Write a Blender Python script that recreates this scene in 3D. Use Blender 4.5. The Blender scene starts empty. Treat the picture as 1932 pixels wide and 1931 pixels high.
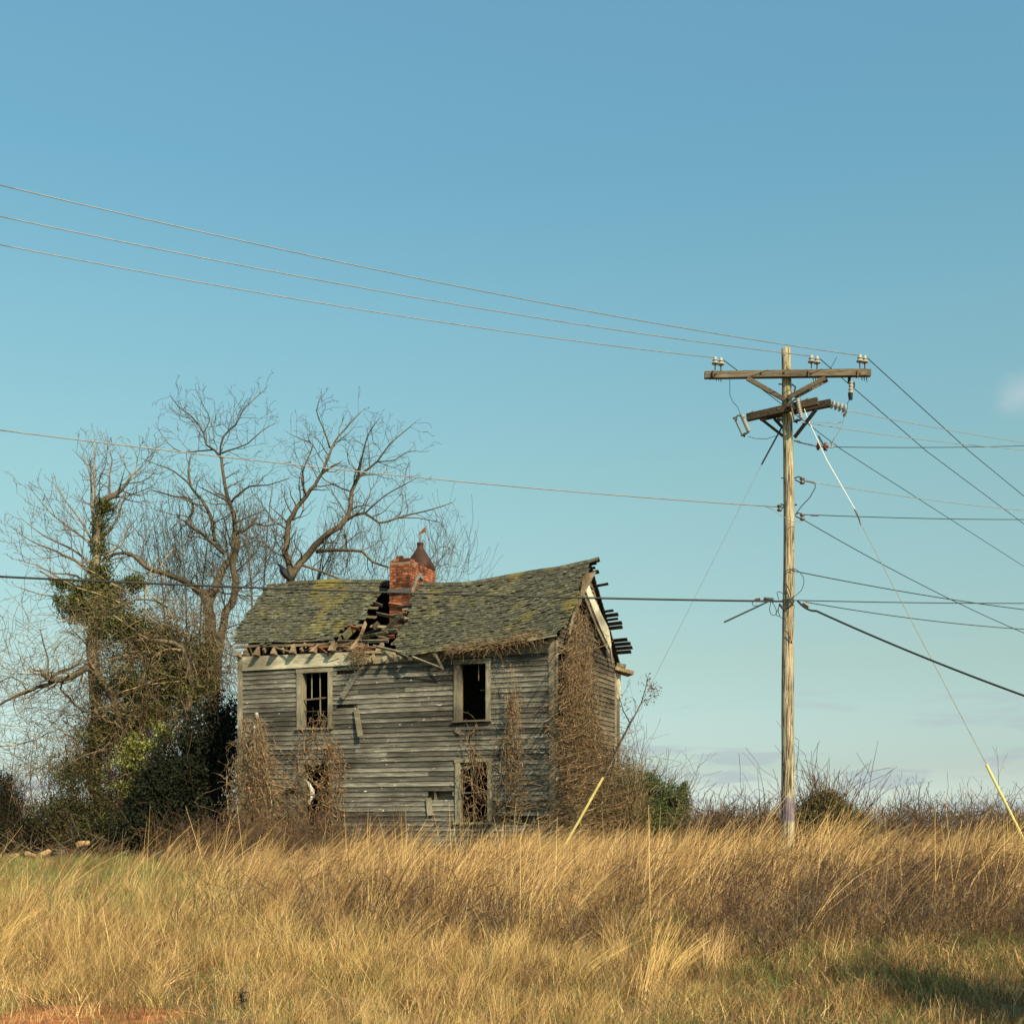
import bpy, math, random
import numpy as np
from mathutils import Vector, Matrix, noise as mnoise
R = math.radians
random.seed(7)
rng = np.random.default_rng(11)
sc = bpy.context.scene
C = sc.collection
# ------------------------------------------------------------------ camera, sky, sun, exposure
F = 2410.0            # focal length in units of a 1932 px wide picture
HX, HY = 966.0, 1560.0   # principal column, horizon row
CAMZ = 1.0
cam_d = bpy.data.cameras.new('camera'); cam = bpy.data.objects.new('camera', cam_d); C.objects.link(cam)
cam_d.sensor_width = 36; cam_d.lens = 36 * F / 1932
cam_d.shift_y = (HY - 965.5) / 1932
cam_d.clip_start = 0.1; cam_d.clip_end = 6000
cam.location = (0, 0, CAMZ); cam.rotation_euler = (R(90), 0, 0)
sc.camera = cam
SUN_EL, SUN_TH = 40.0, 31.0            # elevation, degrees to the right of straight behind the camera
w = bpy.data.worlds.new('World'); sc.world = w; w.use_nodes = True
nt = w.node_tree; nt.nodes.clear()
def N(t, kind, **kw):
    n = t.nodes.new(kind)
    for k, v in kw.items(): setattr(n, k, v)
    return n
def setin(n, **kw):
    for k, v in kw.items(): n.inputs[k].default_value = v
out = N(nt, 'ShaderNodeOutputWorld'); bg = N(nt, 'ShaderNodeBackground'); bg.inputs[1].default_value = 0.103
sky = N(nt, 'ShaderNodeTexSky', sky_type='NISHITA'); sky.sun_disc = False
sky.sun_elevation = R(SUN_EL)
# sun stands at (sin th, -cos th): sky rotation is measured clockwise from +Y
sky.sun_rotation = R(180 - SUN_TH)
sky.air_density = 1.0; sky.dust_density = 1.2; sky.ozone_density = 1.0; sky.altitude = 100
tint = N(nt, 'ShaderNodeMix', data_type='RGBA', blend_type='MULTIPLY'); tint.inputs[0].default_value = 1
tc = N(nt, 'ShaderNodeTexCoord'); sep = N(nt, 'ShaderNodeSeparateXYZ')
nt.links.new(tc.outputs['Generated'], sep.inputs[0])
tr = N(nt, 'ShaderNodeValToRGB')       # tint by height above the horizon, the same all round
cr = tr.color_ramp
TINT = [(0.0, (1.15, 1.343, 1.546)), (0.044, (0.66, 0.739, 0.758)), (0.125, (0.764, 0.794, 0.617)), (0.264, (0.906, 1.092, 0.779)), (0.364, (0.925, 1.256, 0.954)), (0.456, (0.85, 1.323, 1.078)), (0.542, (0.933, 1.432, 1.199))]
cr.elements[0].color = (*TINT[0][1], 1); cr.elements[1].position = TINT[-1][0]; cr.elements[1].color = (*TINT[-1][1], 1)
for p_, c_ in TINT[1:-1]: e = cr.elements.new(p_); e.color = (*c_, 1)
nt.links.new(sep.outputs[2], tr.inputs[0])
nt.links.new(sky.outputs[0], tint.inputs[6]); nt.links.new(tr.outputs[0], tint.inputs[7])
# small flat clouds low over the horizon
mp = N(nt, 'ShaderNodeMapping'); mp.inputs['Scale'].default_value = (5.5, 5.5, 40)
mp.inputs['Location'].default_value = (3.1, 0.4, 0.35)
nz = N(nt, 'ShaderNodeTexNoise'); setin(nz, Scale=1.6, Detail=6.0, Roughness=0.55)
rr = N(nt, 'ShaderNodeValToRGB'); rr.color_ramp.elements[0].position = 0.54; rr.color_ramp.elements[1].position = 0.61
elev = N(nt, 'ShaderNodeValToRGB'); ec = elev.color_ramp
ec.elements[0].position = 0.0; ec.elements[0].color = (1, 1, 1, 1); ec.elements[1].position = 0.13; ec.elements[1].color = (0, 0, 0, 1)
e = ec.elements.new(0.045); e.color = (.85, .85, .85, 1)
mm = N(nt, 'ShaderNodeMath', operation='MULTIPLY'); m2 = N(nt, 'ShaderNodeMath', operation='MULTIPLY'); m2.inputs[1].default_value = 0.75
cm = N(nt, 'ShaderNodeMix', data_type='RGBA'); cm.inputs[7].default_value = (2.75, 3.2, 3.45, 1)
L = nt.links.new
L(tc.outputs['Generated'], mp.inputs[0]); L(mp.outputs[0], nz.inputs[0]); L(nz.outputs[0], rr.inputs[0])
L(sep.outputs[2], elev.inputs[0]); L(rr.outputs[0], mm.inputs[0]); L(elev.outputs[0], mm.inputs[1]); L(mm.outputs[0], m2.inputs[0])
L(m2.outputs[0], cm.inputs[0])
# a paler, warmer layer of cloud right down at the horizon
mpb = N(nt, 'ShaderNodeMapping'); mpb.inputs['Scale'].default_value = (3.5, 3.5, 26); mpb.inputs['Location'].default_value = (7.7, 2.1, 1.0)
nzb = N(nt, 'ShaderNodeTexNoise'); setin(nzb, Scale=1.7, Detail=6.0, Roughness=0.6); rb_ = N(nt, 'ShaderNodeValToRGB'); rb_.color_ramp.elements[0].position = 0.44; rb_.color_ramp.elements[1].position = 0.66
eb = N(nt, 'ShaderNodeValToRGB'); eb.color_ramp.elements[0].color = (.75, .75, .75, 1); eb.color_ramp.elements[1].position = 0.075; eb.color_ramp.elements[1].color = (0, 0, 0, 1)
mb_ = N(nt, 'ShaderNodeMath', operation='MULTIPLY'); cb = N(nt, 'ShaderNodeMix', data_type='RGBA'); cb.inputs[7].default_value = (4.1, 4.2, 4.0, 1)
L(tc.outputs['Generated'], mpb.inputs[0]); L(mpb.outputs[0], nzb.inputs[0]); L(nzb.outputs[0], rb_.inputs[0]); L(sep.outputs[2], eb.inputs[0]); L(rb_.outputs[0], mb_.inputs[0]); L(eb.outputs[0], mb_.inputs[1])
L(mb_.outputs[0], cb.inputs[0]); L(tint.outputs[2], cb.inputs[6]); L(cb.outputs[2], cm.inputs[6])
# one small pinkish cloud higher up on the right
dn = N(nt, 'ShaderNodeVectorMath', operation='DISTANCE'); v_ = Vector(((1922 - HX) / F, 1, (HY - 742) / F)).normalized(); dn.inputs[1].default_value = v_
nz2 = N(nt, 'ShaderNodeTexNoise'); setin(nz2, Scale=45.0, Detail=4.0)
sb = N(nt, 'ShaderNodeMath', operation='MULTIPLY_ADD'); sb.inputs[1].default_value = 0.03
r3 = N(nt, 'ShaderNodeValToRGB'); r3.color_ramp.elements[0].position = 0.012; r3.color_ramp.elements[0].color = (.45, .45, .45, 1); r3.color_ramp.elements[1].position = 0.033; r3.color_ramp.elements[1].color = (0, 0, 0, 1)
cm2 = N(nt, 'ShaderNodeMix', data_type='RGBA'); cm2.inputs[7].default_value = (4.2, 4.4, 4.6, 1)
L(tc.outputs['Generated'], dn.inputs[0]); L(tc.outputs['Generated'], nz2.inputs[0]); L(nz2.outputs[0], sb.inputs[0]); L(dn.outputs['Value'], sb.inputs[2])
L(sb.outputs[0], r3.inputs[0]); L(r3.outputs[0], cm2.inputs[0]); L(cm.outputs[2], cm2.inputs[6]); L(cm2.outputs[2], bg.inputs[0]); L(bg.outputs[0], out.inputs[0])
sl = bpy.data.lights.new('sun', 'SUN'); sl.energy = 5.0; sl.angle = R(0.53); sl.color = (1.0, 0.83, 0.56)
so = bpy.data.objects.new('sun', sl); C.objects.link(so)
sdir = Vector((math.sin(R(SUN_TH)) * math.cos(R(SUN_EL)), -math.cos(R(SUN_TH)) * math.cos(R(SUN_EL)), math.sin(R(SUN_EL))))
so.rotation_euler = sdir.to_track_quat('Z', 'Y').to_euler(); so.location = (10, -20, 25)
sc.view_settings.view_transform = 'Standard'; sc.view_settings.look = 'None'; sc.view_settings.gamma = 1
sc.view_settings.use_curve_mapping = False; sc.view_settings.exposure = 0.62
sc.cycles.max_bounces = 5; sc.cycles.transparent_max_bounces = 4; sc.cycles.use_denoising = True

# ------------------------------------------------------------------ helpers
def W(px, py, Y): return Vector(((px - HX) * Y / F, Y, CAMZ + (HY - py) * Y / F))
def tag(o, label=None, cat=None, group=None, kind=None):
    if label: o['label'] = label
    if cat: o['category'] = cat
    if group: o['group'] = group
    if kind: o['kind'] = kind
    return o
def empty(name, loc, rz=0.0, **kw):
    o = bpy.data.objects.new(name, None); C.objects.link(o); o.location = loc; o.rotation_euler = (0, 0, rz); o.empty_display_size = .2
    return tag(o, **kw)
def link_mesh(name, verts, faces, mat, parent=None, smooth=False, inv=None):
    me = bpy.data.meshes.new(name)
    if isinstance(verts, np.ndarray):
        nv, nf, k = len(verts), len(faces), faces.shape[1]
        me.vertices.add(nv); me.vertices.foreach_set('co', verts.astype(np.float32).ravel())
        me.loops.add(nf * k); me.loops.foreach_set('vertex_index', faces.astype(np.int32).ravel())
        me.polygons.add(nf); me.polygons.foreach_set('loop_start', np.arange(nf, dtype=np.int32) * k)
        me.polygons.foreach_set('loop_total', np.full(nf, k, dtype=np.int32)); me.update(calc_edges=True)
    else:
        me.from_pydata([tuple(v) for v in verts], [], faces); me.update()
    if smooth: me.polygons.foreach_set('use_smooth', [True] * len(me.polygons))
    for m in (mat if isinstance(mat, (list, tuple)) else [mat]): me.materials.append(m)
    o = bpy.data.objects.new(name, me); C.objects.link(o)
    if parent is not None: o.parent = parent
    return o
class MB:
    def __init__(s): s.v = []; s.f = []
    def hexa(s, p):      # 8 points: bottom ring 0-3, top ring 4-7
        b = len(s.v); s.v += [tuple(q) for q in p]
        s.f += [(b, b+3, b+2, b+1), (b+4, b+5, b+6, b+7), (b, b+1, b+5, b+4), (b+1, b+2, b+6, b+5), (b+2, b+3, b+7, b+6), (b+3, b, b+4, b+7)]
        return s
    def box(s, x0, x1, y0, y1, z0, z1):
        return s.hexa([(x0,y0,z0),(x1,y0,z0),(x1,y1,z0),(x0,y1,z0),(x0,y0,z1),(x1,y0,z1),(x1,y1,z1),(x0,y1,z1)])
    def beam(s, p0, p1, w, h, up=(0, 0, 1), w1=None, h1=None):
        p0, p1 = Vector(p0), Vector(p1); d = (p1 - p0).normalized(); side = d.cross(Vector(up))
        if side.length < 1e-4: side = d.cross(Vector((1, 0, 0)))
        side.normalize(); u = side.cross(d).normalized(); w1 = w1 or w; h1 = h1 or h
        pts = []
        for p, a, b in ((p0, w, h), (p1, w1, h1)):
            pts += [p - side*a/2 - u*b/2, p + side*a/2 - u*b/2, p + side*a/2 + u*b/2, p - side*a/2 + u*b/2]
        b = len(s.v); s.v += [tuple(q) for q in pts]
        s.f += [(b, b+1, b+2, b+3), (b+7, b+6, b+5, b+4), (b, b+4, b+5, b+1), (b+1, b+5, b+6, b+2), (b+2, b+6, b+7, b+3), (b+3, b+7, b+4, b)]
        return s
    def tube(s, pts, rad, n=8, cap=True):
        pts = [Vector(p) for p in pts]
        if not hasattr(rad, '__len__'): rad = [rad] * len(pts)
        prev = None; b0 = len(s.v)
        for i, p in enumerate(pts):
            d = (pts[min(i+1, len(pts)-1)] - pts[max(i-1, 0)])
            d = d.normalized() if d.length > 1e-9 else Vector((0, 0, 1))
            if prev is None:
                a = d.cross(Vector((0, 1, 0)));
                if a.length < .1: a = d.cross(Vector((1, 0, 0)))
            else: a = prev - d * prev.dot(d)
            a.normalize(); prev = a; c = d.cross(a)
            for k in range(n):
                t = 2 * math.pi * k / n
                s.v.append(tuple(p + (a * math.cos(t) + c * math.sin(t)) * rad[i]))
        for i in range(len(pts) - 1):
            for k in range(n):
                s.f.append((b0+i*n+k, b0+i*n+(k+1) % n, b0+(i+1)*n+(k+1) % n, b0+(i+1)*n+k))
        if cap:
            s.f.append(tuple(b0 + k for k in range(n))[::-1]); s.f.append(tuple(b0+(len(pts)-1)*n+k for k in range(n)))
        return s
    def build(s, name, mat, parent=None, smooth=False): return link_mesh(name, s.v, s.f, mat, parent, smooth)
def lathe(p, axis, prof, n=14):    # profile = [(distance along axis, radius)]
    axis = Vector(axis).normalized(); m = MB()
    m.tube([Vector(p) + axis * t for t, r in prof], [max(r, .001) for t, r in prof], n); return m
def seg_arrays(S, n=3):            # S: (N,8) = p0, p1, r0, r1
    S = np.asarray(S, dtype=np.float64); p0, p1 = S[:, 0:3], S[:, 3:6]; d = p1 - p0
    d /= np.maximum(np.linalg.norm(d, axis=1, keepdims=True), 1e-9)
    ref = np.where(np.abs(d[:, 2:3]) > .9, np.array([[1., 0, 0]]), np.array([[0, 0, 1.]]))
    a = np.cross(d, ref); a /= np.linalg.norm(a, axis=1, keepdims=True); b = np.cross(d, a)
    v = np.zeros((len(S), 2, n, 3))
    for k in range(n):
        t = 2*math.pi*k/n; o = a*math.cos(t) + b*math.sin(t)
        v[:, 0, k] = p0 + o*S[:, 6:7]; v[:, 1, k] = p1 + o*S[:, 7:8]
    base = (np.arange(len(S))*2*n)[:, None, None]
    f = np.array([[k, (k+1) % n, n+(k+1) % n, n+k] for k in range(n)])[None] + base
    return v.reshape(-1, 3), f.reshape(-1, 4)
def seg_obj(name, S, mat, parent=None, n=3):
    v, f = seg_arrays(S, n); return link_mesh(name, v, f, mat, parent, smooth=True)
def leaf_arrays(P, size, aspect=.5, flat=0.0):
    n = len(P); d = rng.normal(size=(n, 3)); d /= np.linalg.norm(d, axis=1, keepdims=True)
    e = rng.normal(size=(n, 3)); e[:, 2] += flat; e = np.cross(d, e); e /= np.linalg.norm(e, axis=1, keepdims=True)
    s = size * rng.uniform(.6, 1.3, size=(n, 1))
    v = np.stack([P - d*s*.5, P + e*s*aspect*.5, P + d*s*.5, P - e*s*aspect*.5], axis=1).reshape(-1, 3)
    f = (np.arange(n)*4)[:, None] + np.array([[0, 1, 2, 3]]); return v, f
def leaf_obj(name, P, size, mat, parent=None, aspect=.5):
    v, f = leaf_arrays(np.asarray(P), size, aspect); return link_mesh(name, v, f, mat, parent)
def blob_points(blobs, n, hollow=.5, gap=.42, freq=1.1):     # points in a union of ellipsoids, with noisy gaps
    out = []; vol = np.array([b[1][0]*b[1][1]*b[1][2] for b in blobs]); pr = vol**.8; pr /= pr.sum()
    while len(out) < n:
        c, r = blobs[rng.choice(len(blobs), p=pr)]
        d = rng.normal(size=3); d /= np.linalg.norm(d); t = (hollow + (1-hollow)*rng.random()) * (1 + .12*mnoise.noise(Vector(d*3)))
        if rng.random() < .18: t *= 1.08 + .12*rng.random()
        p = np.array(c) + d*np.array(r)*t
        if mnoise.noise(Vector(p*freq)) + .35*mnoise.noise(Vector(p*freq*3.1)) < gap - .6: continue
        if p[2] < .02: continue
        out.append(p)
    return np.array(out)

# ------------------------------------------------------------------ materials
def mat(name, build):
    m = bpy.data.materials.new(name); m.use_nodes = True; t = m.node_tree; b = t.nodes['Principled BSDF']
    b.inputs['Roughness'].default_value = .85; b.inputs['Specular IOR Level'].default_value = .25
    build(t, b); return m
def ramp(t, stops):
    n = N(t, 'ShaderNodeValToRGB'); c = n.color_ramp
    c.elements[0].position, c.elements[0].color = stops[0][0], (*stops[0][1], 1)
    c.elements[1].position, c.elements[1].color = stops[-1][0], (*stops[-1][1], 1)
    for p, col in stops[1:-1]: e = c.elements.new(p); e.color = (*col, 1)
    return n
def rnd(t):      # a random number that differs by object and by loose piece
    oi = N(t, 'ShaderNodeObjectInfo'); g = N(t, 'ShaderNodeNewGeometry'); a = N(t, 'ShaderNodeMath', operation='ADD')
    f = N(t, 'ShaderNodeMath', operation='FRACT'); t.links.new(oi.outputs['Random'], a.inputs[0]); t.links.new(g.outputs['Random Per Island'], a.inputs[1])
    t.links.new(a.outputs[0], f.inputs[0]); return f.outputs[0]
def noise(t, scale, stretch=(1, 1, 1), detail=5, rough=.6, coord='Object', shift=None):
    c = N(t, 'ShaderNodeTexCoord'); m = N(t, 'ShaderNodeMapping'); m.inputs['Scale'].default_value = stretch
    n = N(t, 'ShaderNodeTexNoise'); n.inputs['Scale'].default_value = scale; n.inputs['Detail'].default_value = detail; n.inputs['Roughness'].default_value = rough
    if coord == 'World': g = N(t, 'ShaderNodeNewGeometry'); t.links.new(g.outputs['Position'], m.inputs[0])
    else: t.links.new(c.outputs[coord], m.inputs[0])
    if shift is not None:
        a = N(t, 'ShaderNodeVectorMath', operation='ADD'); k = N(t, 'ShaderNodeMath', operation='MULTIPLY'); k.inputs[1].default_value = 37.0
        t.links.new(shift, k.inputs[0]); t.links.new(m.outputs[0], a.inputs[0]); t.links.new(k.outputs[0], a.inputs[1]); t.links.new(a.outputs[0], n.inputs[0])
    else: t.links.new(m.outputs[0], n.inputs[0])
    return n.outputs[0]
def mixc(t, fac, a, b, blend='MIX'):
    n = N(t, 'ShaderNodeMix', data_type='RGBA', blend_type=blend)
    for i, x in ((0, fac), (6, a), (7, b)):
        if hasattr(x, 'links'): t.links.new(x, n.inputs[i])
        else: n.inputs[i].default_value = x if i == 0 else (*x, 1)
    return n.outputs[2]
def bump(t, b, h, s=.4, d=.01):
    n = N(t, 'ShaderNodeBump'); n.inputs['Strength'].default_value = s; n.inputs['Distance'].default_value = d
    t.links.new(h, n.inputs['Height']); t.links.new(n.outputs[0], b.inputs['Normal'])
def gain(t, col, val, lo, hi):     # scale a colour by a random value mapped to lo..hi
    m = N(t, 'ShaderNodeMapRange'); m.inputs['To Min'].default_value = lo; m.inputs['To Max'].default_value = hi
    t.links.new(val, m.inputs[0]); c = N(t, 'ShaderNodeCombineColor')
    for i in range(3): t.links.new(m.outputs[0], c.inputs[i])
    return mixc(t, 1.0, col, c.outputs[0], 'MULTIPLY')
def wood(name, dark, mid, light, stretch=(1.2, 30, 45), lo=.6, hi=1.35, scale=2.2, spots=False, b_s=.5, rows_at=None):
    def f(t, b):
        r = rnd(t); g = noise(t, scale, stretch, 6, .65, shift=r); cl = ramp(t, [(.3, dark), (.5, mid), (.72, light)]); t.links.new(g, cl.inputs[0])
        g2 = noise(t, .55, (1, 1, 2.2), 3, .5); st = ramp(t, [(.36, (.42, .40, .38)), (.58, (1.08, 1.08, 1.05))]); t.links.new(g2, st.inputs[0])
        c = mixc(t, 1.0, gain(t, cl.outputs[0], r, lo, hi), st.outputs[0], 'MULTIPLY')
        if spots:
            s = noise(t, 6.0, (1, 1, 2.5), 2, .5, shift=r); sr = ramp(t, [(.70, (0, 0, 0)), (.76, (1, 1, 1))]); t.links.new(s, sr.inputs[0])
            c = mixc(t, sr.outputs[0], c, (.50, .47, .38))
        if rows_at is not None:      # lighter lower edges, darker upper edges of the lapped boards
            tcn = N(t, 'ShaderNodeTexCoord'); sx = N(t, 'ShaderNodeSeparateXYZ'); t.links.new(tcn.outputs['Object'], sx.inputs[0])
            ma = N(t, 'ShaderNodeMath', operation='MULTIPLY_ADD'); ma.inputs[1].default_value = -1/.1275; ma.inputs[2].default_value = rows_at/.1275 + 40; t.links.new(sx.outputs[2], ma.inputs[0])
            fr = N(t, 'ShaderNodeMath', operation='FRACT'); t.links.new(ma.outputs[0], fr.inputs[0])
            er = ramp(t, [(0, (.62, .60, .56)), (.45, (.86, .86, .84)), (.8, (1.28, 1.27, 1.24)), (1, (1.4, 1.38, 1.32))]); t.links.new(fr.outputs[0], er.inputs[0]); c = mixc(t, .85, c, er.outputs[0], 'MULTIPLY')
            c = mixc(t, .85, c, mixc(t, 1., c, er.outputs[0], 'MULTIPLY')) if False else c
        t.links.new(c, b.inputs['Base Color']); bump(t, b, g, b_s, .006)
    return mat(name, f)
M = {}
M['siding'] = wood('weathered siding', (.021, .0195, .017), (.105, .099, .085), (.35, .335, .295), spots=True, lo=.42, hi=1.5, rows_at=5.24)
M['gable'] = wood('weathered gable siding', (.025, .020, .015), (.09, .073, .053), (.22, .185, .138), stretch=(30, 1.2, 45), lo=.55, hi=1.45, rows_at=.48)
M['trim'] = wood('bleached trim wood', (.09, .078, .055), (.21, .185, .135), (.33, .30, .225), stretch=(25, 25, 1.5), lo=.8, hi=1.15)
M['trimh'] = wood('bleached trim board', (.09, .078, .055), (.22, .195, .14), (.35, .32, .24), stretch=(1.5, 25, 25), lo=.8, hi=1.15)
M['cream'] = wood('cream painted board', (.38, .34, .25), (.58, .54, .42), (.72, .68, .54), stretch=(8, 8, 4), lo=.9, hi=1.08, b_s=.2)
M['frieze'] = wood('pale frieze board', (.22, .195, .135), (.48, .44, .33), (.64, .60, .46), stretch=(2, 10, 14), lo=.85, hi=1.1, b_s=.3)
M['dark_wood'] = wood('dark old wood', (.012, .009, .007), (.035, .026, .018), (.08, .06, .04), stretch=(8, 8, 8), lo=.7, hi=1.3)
M['lath'] = wood('brown roof lath', (.05, .035, .022), (.13, .10, .065), (.27, .22, .15), stretch=(1.5, 20, 20), lo=.6, hi=1.4)
M['red_lath'] = wood('rotted red board', (.10, .035, .018), (.24, .085, .04), (.36, .17, .09), stretch=(1.5, 14, 14), lo=.7, hi=1.2)
M['rafter'] = wood('tan rafter', (.09, .058, .032), (.24, .17, .10), (.40, .31, .20), stretch=(14, 1.5, 14), lo=.8, hi=1.2)
def f_sh(t, b):
    r = rnd(t); g = noise(t, 9, (1, 1, 1), 5, .6, shift=r); cl = ramp(t, [(.3, (.026, .025, .016)), (.5, (.060, .058, .038)), (.72, (.135, .132, .098))]); t.links.new(g, cl.inputs[0])
    c = gain(t, cl.outputs[0], r, .68, 1.32)
    m1 = noise(t, 1.3, (1, 1, 1), 6, .68); mr = ramp(t, [(.52, (0, 0, 0)), (.64, (1, 1, 1))]); t.links.new(m1, mr.inputs[0])
    c = mixc(t, mr.outputs[0], c, gain(t, mixc(t, .35, c, (.115, .10, .028)), r, .6, 1.5))
    m3 = noise(t, .8, (1.5, 1, 1), 4, .6); m4 = ramp(t, [(.55, (0, 0, 0)), (.68, (.8, .8, .8))]); t.links.new(m3, m4.inputs[0])
    c = mixc(t, m4.outputs[0], c, (.15, .12, .028))
    t.links.new(c, b.inputs['Base Color']); bump(t, b, g, .6, .01)
M['shingle'] = mat('mossy shingle', f_sh)
def f_br(t, b):
    r = rnd(t); g = noise(t, 9, (1, 1, 1), 5, .65, shift=r); cl = ramp(t, [(.3, (.07, .026, .016)), (.55, (.25, .082, .040)), (.75, (.42, .20, .105))]); t.links.new(g, cl.inputs[0])
    so_ = noise(t, 1.6, (1, 1, .6), 4, .6); sr_ = ramp(t, [(.40, (.42, .38, .36)), (.58, (1.05, 1.05, 1.05))]); t.links.new(so_, sr_.inputs[0]); t.links.new(mixc(t, 1., gain(t, cl.outputs[0], r, .5, 1.5), sr_.outputs[0], 'MULTIPLY'), b.inputs['Base Color']); bump(t, b, g, .5, .008)
M['brick'] = mat('old red brick', f_br)
def simple(name, col, rough=.8, metal=0.0, var=.25, scale=8.0, bs=.2):
    def f(t, b):
        g = noise(t, scale); a = tuple(c*(1-var) for c in col); d = tuple(min(1, c*(1+var)) for c in col)
        cl = ramp(t, [(.3, a), (.7, d)]); t.links.new(g, cl.inputs[0]); t.links.new(cl.outputs[0], b.inputs['Base Color'])
        b.inputs['Roughness'].default_value = rough; b.inputs['Metallic'].default_value = metal
        if bs: bump(t, b, g, bs, .004)
    return mat(name, f)
M['mortar'] = simple('mortar', (.20, .13, .09), .95)
M['rust'] = simple('rusted sheet metal', (.042, .019, .012), .7, .1, .45, 4)
M['rust_red'] = simple('rust', (.20, .075, .035), .8, .1, .35, 9)
M['wire'] = simple('dark cable', (.022, .024, .024), .55)
M['wire_pale'] = simple('weathered aluminium wire', (.20, .19, .17), .5, .3)
M['wire_bright'] = simple('bright wire', (.27, .26, .23), .45, .2)
M['metal'] = simple('grey hardware', (.12, .115, .10), .55, .5)
M['rusty_hw'] = simple('rusty hardware', (.085, .045, .030), .7, .3, .4, 12)
M['black'] = simple('black hardware', (.018, .018, .018), .5, .2)
M['porcelain'] = simple('glazed grey porcelain', (.30, .29, .25), .25, 0, .08, 5, 0)
M['brown_glaze'] = simple('brown glazed porcelain', (.13, .025, .012), .15, 0, .2, 5, 0)
M['fibre'] = simple('white fibreglass rod', (.72, .71, .66), .4, 0, .06, 5, 0)
M['yellow'] = simple('weathered yellow plastic', (.56, .48, .17), .5, 0, .18, 6, 0)
M['white'] = simple('chipped white paint', (.72, .69, .58), .6, 0, .12, 12)
M['creosote'] = wood('creosoted timber', (.020, .015, .010), (.045, .034, .022), (.09, .07, .045), stretch=(3, 20, 20))
M['arm'] = wood('grey crossarm timber', (.035, .027, .018), (.10, .08, .055), (.20, .17, .12), stretch=(2, 25, 25), lo=.85, hi=1.1)
def f_pole(t, b):
    g = noise(t, 5, (9, 9, .45), 7, .65); cl = ramp(t, [(.30, (.11, .085, .050)), (.47, (.30, .25, .165)), (.66, (.52, .455, .325))]); t.links.new(g, cl.inputs[0])
    k = noise(t, 7, (8, 8, .35), 3, .5); kr = ramp(t, [(.41, (.14, .11, .08)), (.48, (1, 1, 1))]); t.links.new(k, kr.inputs[0])
    kn = noise(t, 9, (2.2, 2.2, 1.2), 2, .5); kk = ramp(t, [(.27, (.3, .25, .2)), (.31, (1, 1, 1))]); t.links.new(kn, kk.inputs[0])
    c = mixc(t, 1., mixc(t, 1., cl.outputs[0], kr.outputs[0], 'MULTIPLY'), kk.outputs[0], 'MULTIPLY')
    # faded purple paint band low on the pole, greenish algae near its top
    tcn = N(t, 'ShaderNodeTexCoord'); s = N(t, 'ShaderNodeSeparateXYZ'); t.links.new(tcn.outputs['Object'], s.inputs[0])
    mr = N(t, 'ShaderNodeMapRange'); mr.inputs['From Max'].default_value = 10; t.links.new(s.outputs[2], mr.inputs[0])
    bd = ramp(t, [(0, (0, 0, 0)), (.108, (0, 0, 0)), (.112, (1, 1, 1)), (.151, (1, 1, 1)), (.154, (0, 0, 0)), (1, (0, 0, 0))]); bd.color_ramp.interpolation = 'LINEAR'; t.links.new(mr.outputs[0], bd.inputs[0])
    pn = noise(t, 6, (3, 3, 1), 4, .6); pr = ramp(t, [(.36, (.25, .25, .25)), (.6, (.85, .85, .85))]); t.links.new(pn, pr.inputs[0])
    c = mixc(t, mixc(t, 1., bd.outputs[0], pr.outputs[0], 'MULTIPLY'), c, (.10, .075, .14))
    al = ramp(t, [(0, (0, 0, 0)), (.72, (0, 0, 0)), (.80, (.6, .6, .6)), (.86, (.55, .55, .55)), (1, (.1, .1, .1))]); t.links.new(mr.outputs[0], al.inputs[0])
    an = noise(t, 4, (2, 2, .7), 4, .6); ar = ramp(t, [(.45, (0, 0, 0)), (.6, (1, 1, 1))]); t.links.new(an, ar.inputs[0])
    c = mixc(t, mixc(t, 1., al.outputs[0], ar.outputs[0], 'MULTIPLY'), c, (.20, .20, .06))
    t.links.new(c, b.inputs['Base Color']); bump(t, b, k, .9, .02)
M['pole'] = mat('weathered pole wood', f_pole)
def leafy(name, a, c, d, trans=.14, rough=.7):
    def f(t, b):
        r = rnd(t); cl = ramp(t, [(0, a), (.5, c), (1, d)]); t.links.new(r, cl.inputs[0]); t.links.new(cl.outputs[0], b.inputs['Base Color'])
        b.inputs['Roughness'].default_value = rough
        if trans:
            tn = N(t, 'ShaderNodeBsdfTranslucent'); mx = N(t, 'ShaderNodeMixShader'); mx.inputs[0].default_value = trans
            t.links.new(cl.outputs[0], tn.inputs[0]); t.links.new(b.outputs[0], mx.inputs[1]); t.links.new(tn.outputs[0], mx.inputs[2])
            t.links.new(mx.outputs[0], t.nodes['Material Output'].inputs[0])
    return mat(name, f)
M['straw'] = leafy('golden straw', (.10, .052, .018), (.40, .235, .088), (.80, .56, .27))
M['straw_short'] = leafy('short yellow straw', (.12, .072, .022), (.42, .275, .092), (.80, .60, .26))
M['rusty_grass'] = leafy('rusty straw', (.055, .027, .012), (.15, .078, .034), (.32, .185, .085))
M['green_grass'] = leafy('green grass', (.045, .075, .018), (.10, .14, .035), (.22, .23, .075))
M['gold'] = leafy('bright gold straw', (.45, .27, .08), (.68, .45, .16), (.85, .62, .27))
M['weed'] = leafy('brown weed stems', (.025, .014, .008), (.075, .043, .024), (.17, .10, .055), 0)
M['stalk'] = leafy('grey dead stalks', (.05, .038, .026), (.11, .085, .06), (.18, .14, .10), 0)
M['bark'] = wood('tree bark', (.028, .021, .013), (.085, .066, .043), (.18, .145, .10), stretch=(6, 6, 2), lo=.8, hi=1.2, scale=4)
M['pale_bark'] = wood('pale tree bark', (.09, .07, .05), (.20, .165, .12), (.32, .27, .21), stretch=(6, 6, 2), lo=.8, hi=1.2, scale=4)
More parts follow.
